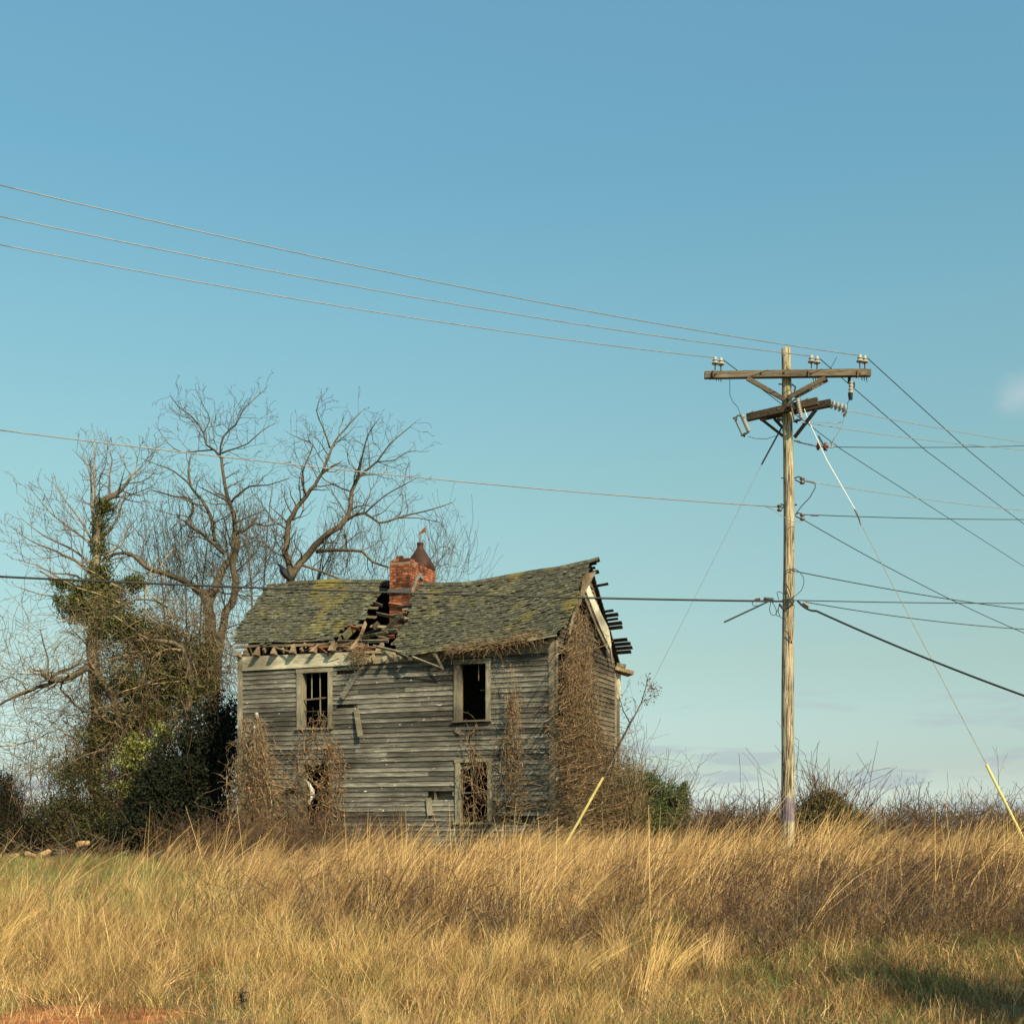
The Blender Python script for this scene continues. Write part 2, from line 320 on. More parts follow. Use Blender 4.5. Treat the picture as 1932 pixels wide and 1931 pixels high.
M['twig'] = leafy('grey twigs', (.035, .027, .019), (.075, .058, .042), (.14, .112, .08), 0)
M['pale_twig'] = leafy('pinkish grey twigs', (.07, .053, .042), (.13, .10, .08), (.22, .175, .14), 0)
M['tan_twig'] = leafy('tan vine stems', (.045, .03, .017), (.13, .09, .048), (.30, .22, .125), 0)
M['vine'] = leafy('dry brown vine', (.06, .036, .019), (.19, .122, .065), (.40, .28, .155), 0)
M['red_leaf'] = leafy('red brown leaves', (.10, .035, .02), (.24, .07, .03), (.42, .17, .07), .2)
M['ivy'] = leafy('olive ivy leaves', (.018, .022, .005), (.055, .062, .013), (.15, .15, .035), .15, .5)
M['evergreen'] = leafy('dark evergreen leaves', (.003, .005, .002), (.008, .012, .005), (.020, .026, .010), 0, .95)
M['olive_shrub'] = leafy('olive shrub leaves', (.012, .015, .005), (.036, .038, .012), (.09, .085, .028), .15)
M['holly'] = leafy('yellow green leaves', (.07, .09, .018), (.17, .19, .04), (.30, .31, .09), .15, .4)
M['cedar'] = leafy('cedar green', (.030, .046, .014), (.072, .10, .03), (.14, .165, .06), .12)
M['bramble_leaf'] = leafy('bramble leaves', (.035, .04, .013), (.085, .08, .028), (.16, .135, .055), .15)
M['feather'] = simple('black feathers', (.008, .008, .009), .6)
M['leg'] = simple('pale bird leg', (.5, .45, .35), .7)
M['log'] = simple('fresh cut log', (.40, .25, .13), .8, 0, .25, 6)
def f_gr(t, b):
    g = noise(t, 3.5, (1, 1, 1), 8, .7, coord='World'); cl = ramp(t, [(.3, (.07, .048, .022)), (.55, (.17, .12, .055)), (.75, (.30, .22, .10))]); t.links.new(g, cl.inputs[0])
    c = cl.outputs[0]
    # green turf on the left behind the tall grass
    gp = N(t, 'ShaderNodeNewGeometry'); s = N(t, 'ShaderNodeSeparateXYZ'); t.links.new(gp.outputs['Position'], s.inputs[0])
    n2 = noise(t, .5, (1, 1, 1), 4, .6, coord='World')
    def band(sock, lo, hi, soft, nz=None, amp=0):
        v = sock
        if nz is not None:
            a = N(t, 'ShaderNodeMath', operation='MULTIPLY_ADD'); a.inputs[1].default_value = amp; t.links.new(nz, a.inputs[0]); t.links.new(sock, a.inputs[2]); v = a.outputs[0]
        m1 = N(t, 'ShaderNodeMapRange', interpolation_type='SMOOTHSTEP'); m1.inputs['From Min'].default_value = lo-soft; m1.inputs['From Max'].default_value = lo+soft; t.links.new(v, m1.inputs[0])
        m2 = N(t, 'ShaderNodeMapRange', interpolation_type='SMOOTHSTEP'); m2.inputs['From Min'].default_value = hi-soft; m2.inputs['From Max'].default_value = hi+soft
        m2.inputs['To Min'].default_value = 1; m2.inputs['To Max'].default_value = 0; t.links.new(v, m2.inputs[0])
        p = N(t, 'ShaderNodeMath', operation='MULTIPLY'); t.links.new(m1.outputs[0], p.inputs[0]); t.links.new(m2.outputs[0], p.inputs[1]); return p.outputs[0]
    def mul(a, b_):
        p = N(t, 'ShaderNodeMath', operation='MULTIPLY'); t.links.new(a, p.inputs[0]); t.links.new(b_, p.inputs[1]); return p.outputs[0]
    gm = mul(band(s.outputs[1], 18, 34, 2.5), band(s.outputs[0], -60, -3.5, 2.5, n2, 4))
    c = mixc(t, gm, c, (.085, .078, .030))
    n3 = noise(t, 2.2, (1, 2.5, 1), 6, .65, coord='World')
    cm_ = mul(band(s.outputs[1], 2, 10.55, .16, n3, 1.0), band(s.outputs[0], -12, -1.9, .35, n3, 1.2))
    clay = ramp(t, [(.38, (.17, .06, .022)), (.5, (.32, .115, .042)), (.62, (.44, .17, .068))]); t.links.new(noise(t, 9, (1, 1, 1), 6, .7, coord='World'), clay.inputs[0])
    c = mixc(t, cm_, c, clay.outputs[0])
    t.links.new(c, b.inputs['Base Color']); bump(t, b, noise(t, 14, (1, 1, 1), 8, .7, coord='World'), .8, .03)
M['ground'] = mat('ground', f_gr)

# ------------------------------------------------------------------ ground
def gz(x, y):
    t = min(1, max(0, (y - 6) / 11)); t = t*t*(3 - 2*t)
    z = -.62 + .62*t
    if y > 4: z += .05*mnoise.noise(Vector((x*.5, y*.5, 0))) * min(1, (60 / max(y, 1)))
    if 8 < y < 60: z += .02*mnoise.noise(Vector((x*2, y*2, 5)))
    return z
def axis_list(parts):
    o = []
    for a, b_, s in parts: o += list(np.arange(a, b_, s))
    return o + [parts[-1][1]]
xs = axis_list([(-1600, -200, 200), (-200, -40, 20), (-40, -14, 2), (-14, 14, .35), (14, 40, 2), (40, 200, 20), (200, 1600, 200)])
ys = axis_list([(-30, 4, 3), (4, 26, .35), (26, 60, 1.5), (60, 200, 20), (200, 3000, 250)])
gv = [(x, y, gz(x, y)) for y in ys for x in xs]; nx = len(xs)
gf = [(j*nx+i, j*nx+i+1, (j+1)*nx+i+1, (j+1)*nx+i) for j in range(len(ys)-1) for i in range(nx-1)]
tag(link_mesh('ground', gv, gf, M['ground'], smooth=True), kind='structure')

# ------------------------------------------------------------------ the house (local frame: x along the front, y into the house)
YAW = math.atan2(-3.40, 8.46); HL = Vector((-7.41, 34.70, 0)); WH, DH = 9.12, 4.9
house = empty('abandoned_house', HL, YAW, label='derelict two storey wooden farmhouse with sagging mossy shingle roof and empty windows', cat='house')
Minv = (Matrix.Translation(HL) @ Matrix.Rotation(YAW, 4, 'Z')).inverted(); Mh = Minv.inverted()
CL = Minv @ Vector((0, 0, CAMZ))
def ray(px, py): return Minv.to_3x3() @ Vector(((px - HX)/F, 1, (HY - py)/F))
def onv(px, py, v0=0.0): d = ray(px, py); t = (v0 - CL.y)/d.y; p = CL + d*t; return p.x, p.z
def onu(px, py, u0=WH): d = ray(px, py); t = (u0 - CL.x)/d.x; p = CL + d*t; return p.y, p.z
def pix(p):      # local point -> picture position
    q = Mh @ Vector(p); return HX + q.x*F/q.y, HY - (q.z - CAMZ)*F/q.y
K = .7728        # photograph pixels -> 1932 scale
def src(a): return a*K
def hp(mb, name, m, parent): return mb.build(name, m, parent)

Z0, ZF, ZP = .48, 5.24, 5.60        # bottom of siding, bottom and top of frieze
def win(sx0, sx1, sy0, sy1):
    u0, zt = onv(src(sx0), src(sy0)); u1, zb = onv(src(sx1), src(sy1)); return [u0, u1, zb, zt]
# (outer casing), (opening) from the photograph
wins = [dict(o=win(727, 813, 1634, 1779), i=win(741, 803, 1643, 1775), k=1), dict(o=win(1110, 1199, 1611, 1763), i=win(1125, 1188, 1622, 1756), k=2),
        dict(o=win(731, 816, 1855, 2022), i=win(744, 806, 1866, 2016), k=3), dict(o=win(1113, 1203, 1853, 2012), i=win(1125, 1192, 1861, 2006), k=4)]
for q in wins:   # keep outer and inner rectangles consistent
    o, i = q['o'], q['i']
    zb = (onv(src(900), 0)[1]); i[2] = max(i[2], o[2] + .05)
miss = [win(822, 873, 1638, 1648), win(822, 873, 1722, 1731), win(1047, 1109, 1936, 1946), win(1217, 1349, 1990, 2006), win(655, 728, 1992, 2012), win(690, 735, 1930, 1948)]
def cut(iv, a, b):
    o = []
    for s, e in iv:
        if b <= s or a >= e: o.append((s, e)); continue
        if a > s: o.append((s, a))
        if b < e: o.append((b, e))
    return o
def wall_cells(a0, a1, z0, z1, holes):
    zs = sorted({z0, z1, *[min(max(h[2], z0), z1) for h in holes], *[min(max(h[3], z0), z1) for h in holes]}); r = []
    for z_, z__ in zip(zs, zs[1:]):
        iv = [(a0, a1)]
        for h in holes:
            if h[2] < (z_+z__)/2 < h[3]: iv = cut(iv, h[0], h[1])
        r += [(s, e, z_, z__) for s, e in iv if e - s > .02]
    return r
fm = MB()
for a, b, z_, z__ in wall_cells(.1, WH-.1, .3, 5.55, [w_['i'] for w_ in wins]): fm.box(a, b, .12, .15, z_, z__)
for s in np.arange(.05, WH, .58): 
    if not any(w_['i'][0]-.06 < s < w_['i'][1]+.02 for w_ in wins): fm.box(s, s+.05, .0005, .118, .3, 5.5)
front_wall = fm.build('front_wall', M['lath'], house)
EXP = .1275
def plank_front(u0, u1, z, k):
    j = [random.uniform(-.004, .004) for _ in range(4)]; y = random.uniform(0, .006); h = EXP + .022
    if random.random() < .07: j[random.choice((0, 1))] -= random.uniform(.01, .03)
    m = MB(); m.hexa([(u0, -.036-y, z+j[0]), (u1, -.036-y, z+j[1]), (u1, -.018, z+j[1]), (u0, -.018, z+j[0]), (u0, -.014, z+h+j[0]), (u1, -.014, z+h+j[1]), (u1, -.001, z+h+j[1]), (u0, -.001, z+h+j[0])])
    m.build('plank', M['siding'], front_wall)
rows = int((ZF - Z0)/EXP) + 1
seam = onv(src(875), 1640*K)[0]
for r in range(rows):
    z = ZF - (r+1)*EXP
    zc = z + EXP/2
    iv = [(.13, WH-.13)]
    for q in wins:
        if q['o'][2] - .02 < zc < q['o'][3] + .02: iv = cut(iv, q['o'][0]-.005, q['o'][1]+.005)
    for h in miss:
        if h[2] - .035 < zc < h[3] + .035: iv = cut(iv, h[0] + random.uniform(-.03, .03), h[1] + random.uniform(-.04, .04))
    for s, e in iv:
        if e - s < .05: continue
        cuts = [s]
        if z > 3.4 and s < seam < e and r % 3: cuts.append(seam)
        x = cuts[-1]
        while True:
            x += random.uniform(1.3, 4.2)
            if x > e - .5: break
            cuts.append(x)
        cuts.append(e)
        for a, b in zip(cuts, cuts[1:]): plank_front(a+.002, b-.002, z, r)
# corner boards, frieze
MB().box(-.02, .125, -.052, -.02, .45, ZP).build('corner_board', M['trim'], front_wall)
MB().hexa([(WH-.125, -.054, .3), (WH+.03, -.054, .3), (WH+.03, -.02, .3), (WH-.125, -.02, .3), (WH-.15, -.05, 5.62), (WH+.0, -.05, 5.62), (WH+.0, -.02, 5.62), (WH-.15, -.02, 5.62)]).build('corner_board', M['trim'], front_wall)
m = MB(); m.hexa([(.13, -.07, ZF-.01), (3.45, -.07, ZF-.01), (3.45, -.04, ZF-.01), (.13, -.04, ZF-.01), (.13, -.04, ZP+.02), (3.45, -.035, ZP-.02), (3.45, -.01, ZP-.02), (.13, -.01, ZP+.02)]); m.build('frieze_board', M['frieze'], front_wall)
m = MB(); m.hexa([(3.46, -.065, ZF-.01), (WH-.16, -.065, ZF+.03), (WH-.16, -.04, ZF+.03), (3.46, -.04, ZF-.01), (3.46, -.045, ZP-.05), (WH-.16, -.045, ZP-.02), (WH-.16, -.01, ZP-.02), (3.46, -.01, ZP-.05)]); m.build('frieze_board', M['trimh'], front_wall)
# loose boards
def loose(sx0, sy0, sx1, sy1, wd, m_, off0=.06, off1=.1, parent=front_wall, name='loose_board'):
    a = onv(src(sx0), src(sy0), -off0); b = onv(src(sx1), src(sy1), -off1)
    MB().beam((a[0], -off0, a[1]), (b[0], -off1, b[1]), .018, wd, up=(0, 1, 0)).build(name, m_, parent)
def loose2(sx0, sy0, sx1, sy1, wd, m_, off0=.06, off1=.1, parent=front_wall, name='loose_board', th=.02):
    a = onv(src(sx0), src(sy0), -off0); b = onv(src(sx1), src(sy1), -off1)
    p0, p1 = Vector((a[0], -off0, a[1])), Vector((b[0], -off1, b[1])); d = (p1-p0).normalized(); s = d.cross(Vector((0, 1, 0))).normalized()
    MB().beam(p0, p1, wd, th, up=(0, 1, 0)).build(name, m_, parent)
loose2(872, 1640, 834, 1703, .15, M['siding'], .05, .13)
loose2(869, 1730, 880, 1796, .15, M['trimh'], .07, .17)
loose2(1046, 1947, 1050, 1990, .15, M['trim'], .06, .08)
loose2(1065, 1600, 1082, 1634, .05, M['trimh'], .3, .25)
loose2(1112, 1780, 1124, 1786, .13, M['trimh'], .06, .08)
loose2(655, 2024, 715, 2025, .12, M['trimh'], .06, .08)
loose2(820, 1926, 838, 1931, .10, M['trimh'], .06, .08)
for a_ in (1258, 1268, 1302): loose2(a_, 1992, a_+4, 2007, .06, M['trim'], -.02, -.02)
# conduit pipe and small insulator on the left of the front wall
a = onv(src(622), src(1778), -.36); b = onv(src(624), src(1985), -.36)
MB().tube([(a[0], -.36, a[1]), (b[0], -.36, b[1]), (b[0], -.36, .0)], .022, 8).build('conduit_pipe', M['wire_bright'], front_wall)
lathe((a[0], -.36, a[1]), (0, 0, 1), [(0, .035), (.06, .035), (.09, .01)]).build('pipe_cap', M['white'], front_wall)
a = onv(src(627), src(1750), -.08); lathe((a[0], -.05, a[1]), (0, -.5, 1), [(0, .03), (.03, .055), (.07, .05), (.1, .055), (.13, .03)]).build('knob_insulator', M['porcelain'], front_wall)
# windows
def window(q):
    o, i = q['o'], q['i']; k = q['k']
    g = MB(); g.box(i[0]-.02, i[0], -.01, .11, i[2], i[3]); g.box(i[1], i[1]+.02, -.01, .11, i[2], i[3]); g.box(i[0]-.02, i[1]+.02, -.01, .11, i[3], i[3]+.02)
    wn = g.build('window', M['trim'], house); y0, y1 = -.064, -.022
    MB().box(o[0], i[0], y0, y1, o[2], i[3]-.002).build('side_casing', M['trim'], wn)
    MB().box(i[1], o[1], y0, y1, o[2], i[3]-.002).build('side_casing', M['trim'], wn)
    MB().box(o[0]-.02, o[1]+.02, y0-.006, y1, i[3], max(o[3], i[3]+.07)).build('head_casing', M['trimh'], wn)
    MB().box(o[0]-.03, o[1]+.03, -.11, .1, i[2]-.05, i[2]-.004).build('window_sill', M['trimh'], wn)
    u0, u1, z0, z1 = i; zm = (z0+z1)/2; wu = u1-u0
    def bar(p, r, nm='muntin', mm_='trim', s=.022): MB().beam(p, r, s, s).build(nm, M[mm_], wn)
    if k == 1:
        bar((u0+wu*.30, .04, z1), (u0+wu*.30, .04, zm+.05)); bar((u0+wu*.62, .04, z1), (u0+wu*.64, .04, z0+.3)); bar((u0-.01, .02, zm+.02), (u1-.08, .05, zm+.06), 'meeting_rail', 'lath', .04)
        bar((u0, .06, z0+.45), (u1, .06, z0+.43), 'sash_rail', 'dark_wood', .025); bar((u0+.35, .06, z0+.2), (u1, .06, z0+.19), 'sash_rail', 'lath', .03); bar((u0+wu*.8, .05, z0+.02), (u0+wu*.8, .05, z0+.2), 'sash_rail', 'lath', .1)
    if k == 2:
        bar((u0+wu*.66, .05, z1), (u0+wu*.67, .04, z1-.42), 'muntin', 'trim', .018); bar((u0+wu*.7, .1, zm+.05), (u1, .1, zm+.04), 'sash_rail', 'trim', .015)
        bar((u0+wu*.82, .2, z0+.6), (u0+wu*.98, .1, z0), 'muntin', 'lath', .015)
    if k == 3:
        bar((u0+wu*.66, .04, zm), (u0+wu*.66, .04, z0)); bar((u0, .04, zm), (u1, .04, zm+.03), 'meeting_rail', 'lath', .035); bar((u0+wu*.64, .04, z0+.25), (u1, .04, z0+.27), 'sash_rail', 'lath', .03)
        bar((u0+wu*.85, .03, zm), (u0+wu*.85, .03, z0+.3), 'muntin', 'lath', .02)
    if k == 4:
        bar((u0, .0, z1-.14), (u1-.02, .02, z1-.02), 'sash_rail', 'trim', .05); bar((u0+wu*.36, .03, z1-.1), (u0+wu*.40, .03, zm+.05)); bar((u0, .03, zm-.02), (u1, .03, zm+.02), 'meeting_rail', 'trim', .035)
        bar((u0+wu*.45, .04, zm), (u0+wu*.45, .04, z0), 'muntin', 'lath'); bar((u0+.03, .03, z1-.15), (u0+.03, .03, zm), 'muntin', 'lath')
    return wn
for q in wins: window(q)
# strip of torn curtain in the lower left window
cv = []; n_ = 9
for t in range(n_):
    s = t/(n_-1); px = 745 + 12*math.sin(s*3.1) + (2 if t % 2 else 0); wpx = 1 + 9*math.sin(math.pi*min(1, s*1.02+.02)); py = 1902 + s*68
    for e_ in (0, 1):
        u_, z_ = onv(src(px+e_*wpx), src(py), .03); cv.append((u_, .02+.02*e_+.012*math.sin(t*2), z_))
cw = link_mesh('torn_curtain', cv + [(x, y+.006, z) for x, y, z in cv], [(2*t, 2*t+1, 2*t+3, 2*t+2) for t in range(n_-1)] + [(2*n_+2*t, 2*n_+2*t+2, 2*n_+2*t+3, 2*n_+2*t+1) for t in range(n_-1)], M['white'])
cw.matrix_world = Mh; tag(cw, 'torn strip of white curtain hanging in the lower left window', 'curtain')

# interior: floors, ceilings, partition, other outer walls
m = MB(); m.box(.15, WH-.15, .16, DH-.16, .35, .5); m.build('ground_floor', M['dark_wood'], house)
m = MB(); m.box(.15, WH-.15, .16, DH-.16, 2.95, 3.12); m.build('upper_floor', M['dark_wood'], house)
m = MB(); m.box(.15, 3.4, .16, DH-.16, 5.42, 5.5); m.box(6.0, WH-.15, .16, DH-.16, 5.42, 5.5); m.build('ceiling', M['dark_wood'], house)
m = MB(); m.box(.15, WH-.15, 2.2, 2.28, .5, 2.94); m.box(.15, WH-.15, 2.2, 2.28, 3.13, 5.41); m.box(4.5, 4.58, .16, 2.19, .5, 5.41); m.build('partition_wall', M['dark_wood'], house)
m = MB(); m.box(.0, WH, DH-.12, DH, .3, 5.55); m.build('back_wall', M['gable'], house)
lw = MB()
lw.box(0, .1, .001, DH-.13, .3, 5.6)
for r in range(int(2.1/.1)):
    z = 5.6 + r*.1; h_ = (z - 5.55)/.93; 
    if h_ < 2.4: lw.box(.01, .09, h_, DH-h_, z, z+.099)
lw.build('left_gable_wall', M['gable'], house)
for u_ in (0.05, 3.0, 6.0, 8.6):
    for v_ in (0.02, DH-.45): MB().box(u_, u_+.45, v_, v_+.4, -.2, .3).build('brick_pier', M['brick'], house)

# right gable wall (x = WH)
def gu(cx0, cx1, cy0, cy1):       # rectangle given in the 1932 scale
    v0, zt = onu(cx0, cy0); v1, zb = onu(cx1, cy1); return [min(v0, v1), max(v0, v1), min(zb, zt), max(zb, zt)]
def c2(x, y): return 811.4 + .24015*x, 989 + .24015*y
def g2(x0, x1, y0, y1): a = c2(x0, y0); b = c2(x1, y1); return gu(a[0], b[0], a[1], b[1])
gwin = g2(1168, 1222, 1080, 1300); gout = g2(1140, 1256, 1050, 1310)
ghole = [g2(992, 1135, 1015, 1325), g2(1300, 1395, 925, 1000), g2(990, 1052, 1402, 1432), g2(990, 1052, 1500, 1530), g2(1046, 1078, 1500, 1950), g2(1150, 1216, 640, 800)]
gin = MB()
def roofz(v): return 5.55 + .93*min(v, DH - v)
for a, b, z_, z__ in wall_cells(.02, DH-.13, .3, 5.55, [gwin]): gin.box(WH-.12, WH-.09, a, b, z_, z__)
for r in range(22):
    z = 5.551 + r*.1; h_ = (z - 5.45)/.93
    if h_ < 2.3:
        for a, b in cut([(h_, DH-h_)], 2.1, 2.5) if 6.3 < z < 6.9 else [(h_, DH-h_)]: gin.box(WH-.12, WH-.09, a, b, z, z+.099)
for s in np.arange(.2, DH, .6): gin.box(WH-.088, WH-.002, s, s+.05, .3, min(roofz(s), roofz(s+.05))-.02)
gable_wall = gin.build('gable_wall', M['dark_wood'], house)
for r in range(int((7.7-Z0)/EXP)):
    z = Z0 + r*EXP; zc = z + EXP/2; lim = max(0, (z + EXP - 5.6)/.93)
    iv = [(max(lim, .03), DH - max(lim, .03))]
    if iv[0][1] - iv[0][0] < .1: continue
    if gout[2] < zc < gout[3]: iv = cut(iv, gout[0], gout[1])
    for h in ghole:
        if h[2] - .03 < zc < h[3] + .03: iv = cut(iv, h[0] + random.uniform(-.05, .05), h[1] + random.uniform(-.06, .06))
    for s, e in iv:
        if e - s < .06: continue
        cuts = [s]; x = s + random.uniform(1., 3.5)
        if x < e - .4: cuts.append(x)
        cuts.append(e)
        for a, b in zip(cuts, cuts[1:]):
            j = [random.uniform(-.008, .008) for _ in range(2)]; h = EXP + .02; q = random.uniform(0, .012)
            if random.random() < .12: j[1] -= random.uniform(.01, .04)
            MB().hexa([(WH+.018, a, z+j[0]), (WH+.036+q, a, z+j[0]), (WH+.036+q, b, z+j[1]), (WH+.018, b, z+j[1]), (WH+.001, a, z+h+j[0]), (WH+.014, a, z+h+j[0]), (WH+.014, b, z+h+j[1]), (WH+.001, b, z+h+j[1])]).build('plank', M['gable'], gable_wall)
MB().box(WH+.032, WH+.06, -.05, .08, .3, 5.58).build('corner_board', M['trim'], gable_wall)
MB().box(WH-.05, WH+.055, DH-.1, DH+.03, .3, 5.5).build('corner_board', M['trim'], gable_wall)
g = MB(); g.box(WH-.08, WH+.02, gwin[0]-.02, gwin[0], gwin[2], gwin[3]); g.box(WH-.08, WH+.02, gwin[1], gwin[1]+.02, gwin[2], gwin[3]); g.box(WH-.08, WH+.019, gwin[0]-.019, gwin[1]+.019, gwin[2]-.03, gwin[2]-.001); gw = g.build('window', M['rafter'], house)
MB().box(WH+.02, WH+.056, gout[0], gwin[0], gwin[2], gout[3]-.1).build('side_casing', M['rafter'], gw)
MB().box(WH+.02, WH+.056, gwin[1], gout[1], gwin[2]-.1, gout[3]-.1).build('side_casing', M['trim'], gw)
MB().box(WH+.02, WH+.06, gout[0]-.03, gout[1]+.03, gout[3]-.098, gout[3]).build('head_casing', M['trim'], gw)
a = g2(1212, 1230, 655, 862); MB().box(WH+.03, WH+.055, a[0], a[1], a[2], a[3]).build('attic_window_casing', M['trim'], gable_wall)

# ---- roof
ridge_px = [(440, 1101), (486, 1101), (600, 1098), (711, 1096), (821, 1104), (883, 1100), (979, 1085), (1040, 1074), (1107, 1060), (1135, 1053)]
ridge_uz = [onv(x, y, 2.45) for x, y in ridge_px]
eave_uz = [(-.8, 5.42), (0, 5.42), (2, 5.40), (4, 5.33), (5.5, 5.36), (7, 5.45), (8.4, 5.56), (9.1, 5.64), (10, 5.75)]
def interp(tab, x):
    if x <= tab[0][0]: return tab[0][1]
    for (a, za), (b, zb) in zip(tab, tab[1:]):
        if x <= b: s = (x-a)/(b-a); s = s*s*(3-2*s)*.4 + s*.6; return za + (zb-za)*s
    return tab[-1][1]
VE = -.30
def roofp(u, t, off=0.0):
    ze, zr = interp(eave_uz, u), interp(ridge_uz, u); v = VE + (2.45-VE)*t
    z = ze + (zr-ze)*t - .05*math.sin(math.pi*t)*(1 if u < 8 else .4) + .018*math.sin(u*2.1+t*5)
    return Vector((u, v - off*.68, z + off*.73))
def inpoly(p, poly):
    x, y = p; r = False
    for (x0, y0), (x1, y1) in zip(poly, poly[1:]+poly[:1]):
        if (y0 > y) != (y1 > y) and x < (x1-x0)*(y-y0)/(y1-y0)+x0: r = not r
    return r
def c1(x, y): return 425 + .24015*x, 989 + .24015*y
hole = [c1(*p) for p in [(1225, 450), (1215, 560), (1165, 610), (1120, 670), (1085, 745), (1000, 800), (950, 815), (895, 870), (860, 915), (870, 1060), (1440, 1060), (1440, 1015), (1360, 985), (1300, 950), (1355, 870), (1415, 800), (1450, 720), (1430, 640), (1450, 590), (1455, 500), (1440, 450)]]
redge = [(1111.6, 1050), (1109, 1078), (1095, 1123.6), (1081.6, 1143), (1073, 1167), (1051.6, 1195.6), (1036, 1212)]
def xat(tab, y):
    if y <= tab[0][1]: return tab[0][0]
    for (x0, y0), (x1, y1) in zip(tab, tab[1:]):
        if y <= y1: return x0 + (x1-x0)*(y-y0)/(y1-y0)
    return tab[-1][0]
ledge = [(486, 1090), (486, 1112), (470, 1140), (458, 1165), (447, 1190), (437, 1215), (440, 1230)]
roof = empty('roof', (0, 0, 0)); roof.parent = house
ROWS = 30; shs = []
nslope = Vector((0, -.68, .73))
for r in range(ROWS):
    t0 = r/ROWS; u = -.7 + random.uniform(0, .1)
    while u < 9.7:
        w_ = random.uniform(.09, .17); uc = u + w_/2
        x, y = pix(roofp(uc, t0 + .5/ROWS)); rag = 7*mnoise.noise(Vector((r*.9, 0, uc))) + random.uniform(-2, 2)
        ok = x > xat(ledge, y) + rag and x < xat(redge, y) + rag*.7 and not inpoly((x + rag*.35, y + rag*.3), hole)
        if uc < 3.5 and y > c1(0, 928)[1] + 3*math.sin(uc*2.3) + rag*.3: ok = False
        if ok and random.random() < .012: ok = False
        if ok: shs.append((u, w_, t0, y, math.hypot(*(pix(roofp(uc, t0))[k]-[966, 1200][k] for k in (0, 1)))))
        u += w_ + .004
def shingle_pts(u, w_, t0, lift):
    t1 = t0 + 1.9/ROWS; a, b = roofp(u, t0), roofp(u+w_, t0); c, d = roofp(u+w_, min(1.0, t1)), roofp(u, min(1.0, t1))
    sk = random.uniform(-.012, .012); lo = random.uniform(-.02, .015)
    dn = (a - d).normalized()
    a = a + dn*lo + Vector((sk, 0, 0)); b = b + dn*(lo + random.uniform(-.01, .01)) + Vector((sk, 0, 0)); th = random.uniform(.008, .014)
    return [a + nslope*(.026+lift), b + nslope*(.026+lift*random.uniform(.3, 1.4)), c + nslope*.004, d + nslope*.004, a + nslope*(.026+th+lift), b + nslope*(.026+th+lift), c + nslope*(.004+th*.5), d + nslope*(.004+th*.5)]
depth = lambda s: (Mh @ roofp(s[0], s[2])).y
shs.sort(key=depth)
rest = MB()
for k, s in enumerate(shs):
    lift = random.random()**5*.03
    pts = shingle_pts(s[0], s[1], s[2], lift)
    if k < 300: MB().hexa(pts).build('shingle', M['shingle'], roof)
    else: rest.hexa(pts)
tag(rest.build('roof_shingles', M['shingle'], roof), kind='stuff')
# spaced lath under the shingles, whole in the middle, broken at the hole
for r in range(17):
    t = (r + .5)/17; runs = []; cur = None
    for uu in np.arange(-.55, 9.75, .12):
        x, y = pix(roofp(uu, t)); inside = inpoly((x, y), hole)
        edge = x > xat(ledge, y) - 1 and x < xat(redge, y) + (3 if r % 3 else -2)
        keep = edge and not (inside and (r % 2 == 0 or random.random() < .35) and y > 1112) and not (uu < 3.45 and t < .19)
        if keep: cur = [uu, uu] if cur is None else [cur[0], uu]
        elif cur: runs.append(cur); cur = None
    if cur: runs.append(cur)
    for a, b in runs:
        if b - a < .15: continue
        m = MB(); pts = np.linspace(a, b, max(2, int((b-a)/.8)+1))
        for p, q in zip(pts, pts[1:]): m.beam(roofp(p, t) + nslope*-.008, roofp(q, t) + nslope*-.008, .022, .11, up=tuple(Vector((0, .73, .68))))
        m.build('roof_lath', M['lath'], roof)
# reddish rotten boards along the broken left eave
for (a, b, t, dt) in ((.0, 1.6, .205, 0), (1.4, 3.4, .20, .012), (2.1, 3.3, .185, -.02)):
    MB().beam(roofp(a, t+dt) + nslope*-.01, roofp(b, t) + nslope*-.01, .02, .09, up=(0, .73, .68)).build('rotten_board', M['red_lath'], roof)
# boards lying across the hole
def rb(x0, y0, x1, y1, wd, m_, v0, v1, th=.03):
    a = onv(*c1(x0, y0), v0); b = onv(*c1(x1, y1), v1)
    MB().beam((a[0], v0, a[1]), (b[0], v1, b[1]), th, wd, up=(0, -.6, .7)).build('fallen_board', M[m_], roof)
rb(1105, 770, 1030, 960, .11, 'rafter', .9, .2); rb(880, 922, 1280, 915, .085, 'trimh', .12, .2); rb(890, 962, 1180, 968, .06, 'lath', -.1, -.05)
rb(1165, 955, 1410, 1012, .07, 'trimh', .0, -.3); rb(1470, 1040, 1700, 1130, .05, 'trimh', -.36, -.25); rb(910, 890, 835, 1010, .1, 'rafter', .3, -.1)
rb(1010, 810, 930, 890, .2, 'shingle', .6, .35, .05); rb(1190, 700, 1410, 745, .09, 'lath', 1.1, 1.0); rb(1150, 850, 1390, 795, .07, 'trimh', .6, .8); rb(1210, 890, 1330, 880, .10, 'red_lath', .5, .6)
rb(380, 965, 520, 1005, .05, 'rafter', -.05, -.2); rb(600, 1010, 700, 970, .06, 'dark_wood', .2, .2)
rb(700, 940, 810, 1020, .07, 'red_lath', -.05, -.1); rb(1340, 1000, 1440, 1050, .09, 'shingle', -.3, -.35, .04); rb(1290, 640, 1390, 655, .22, 'red_lath', 1.4, 1.4, .04)
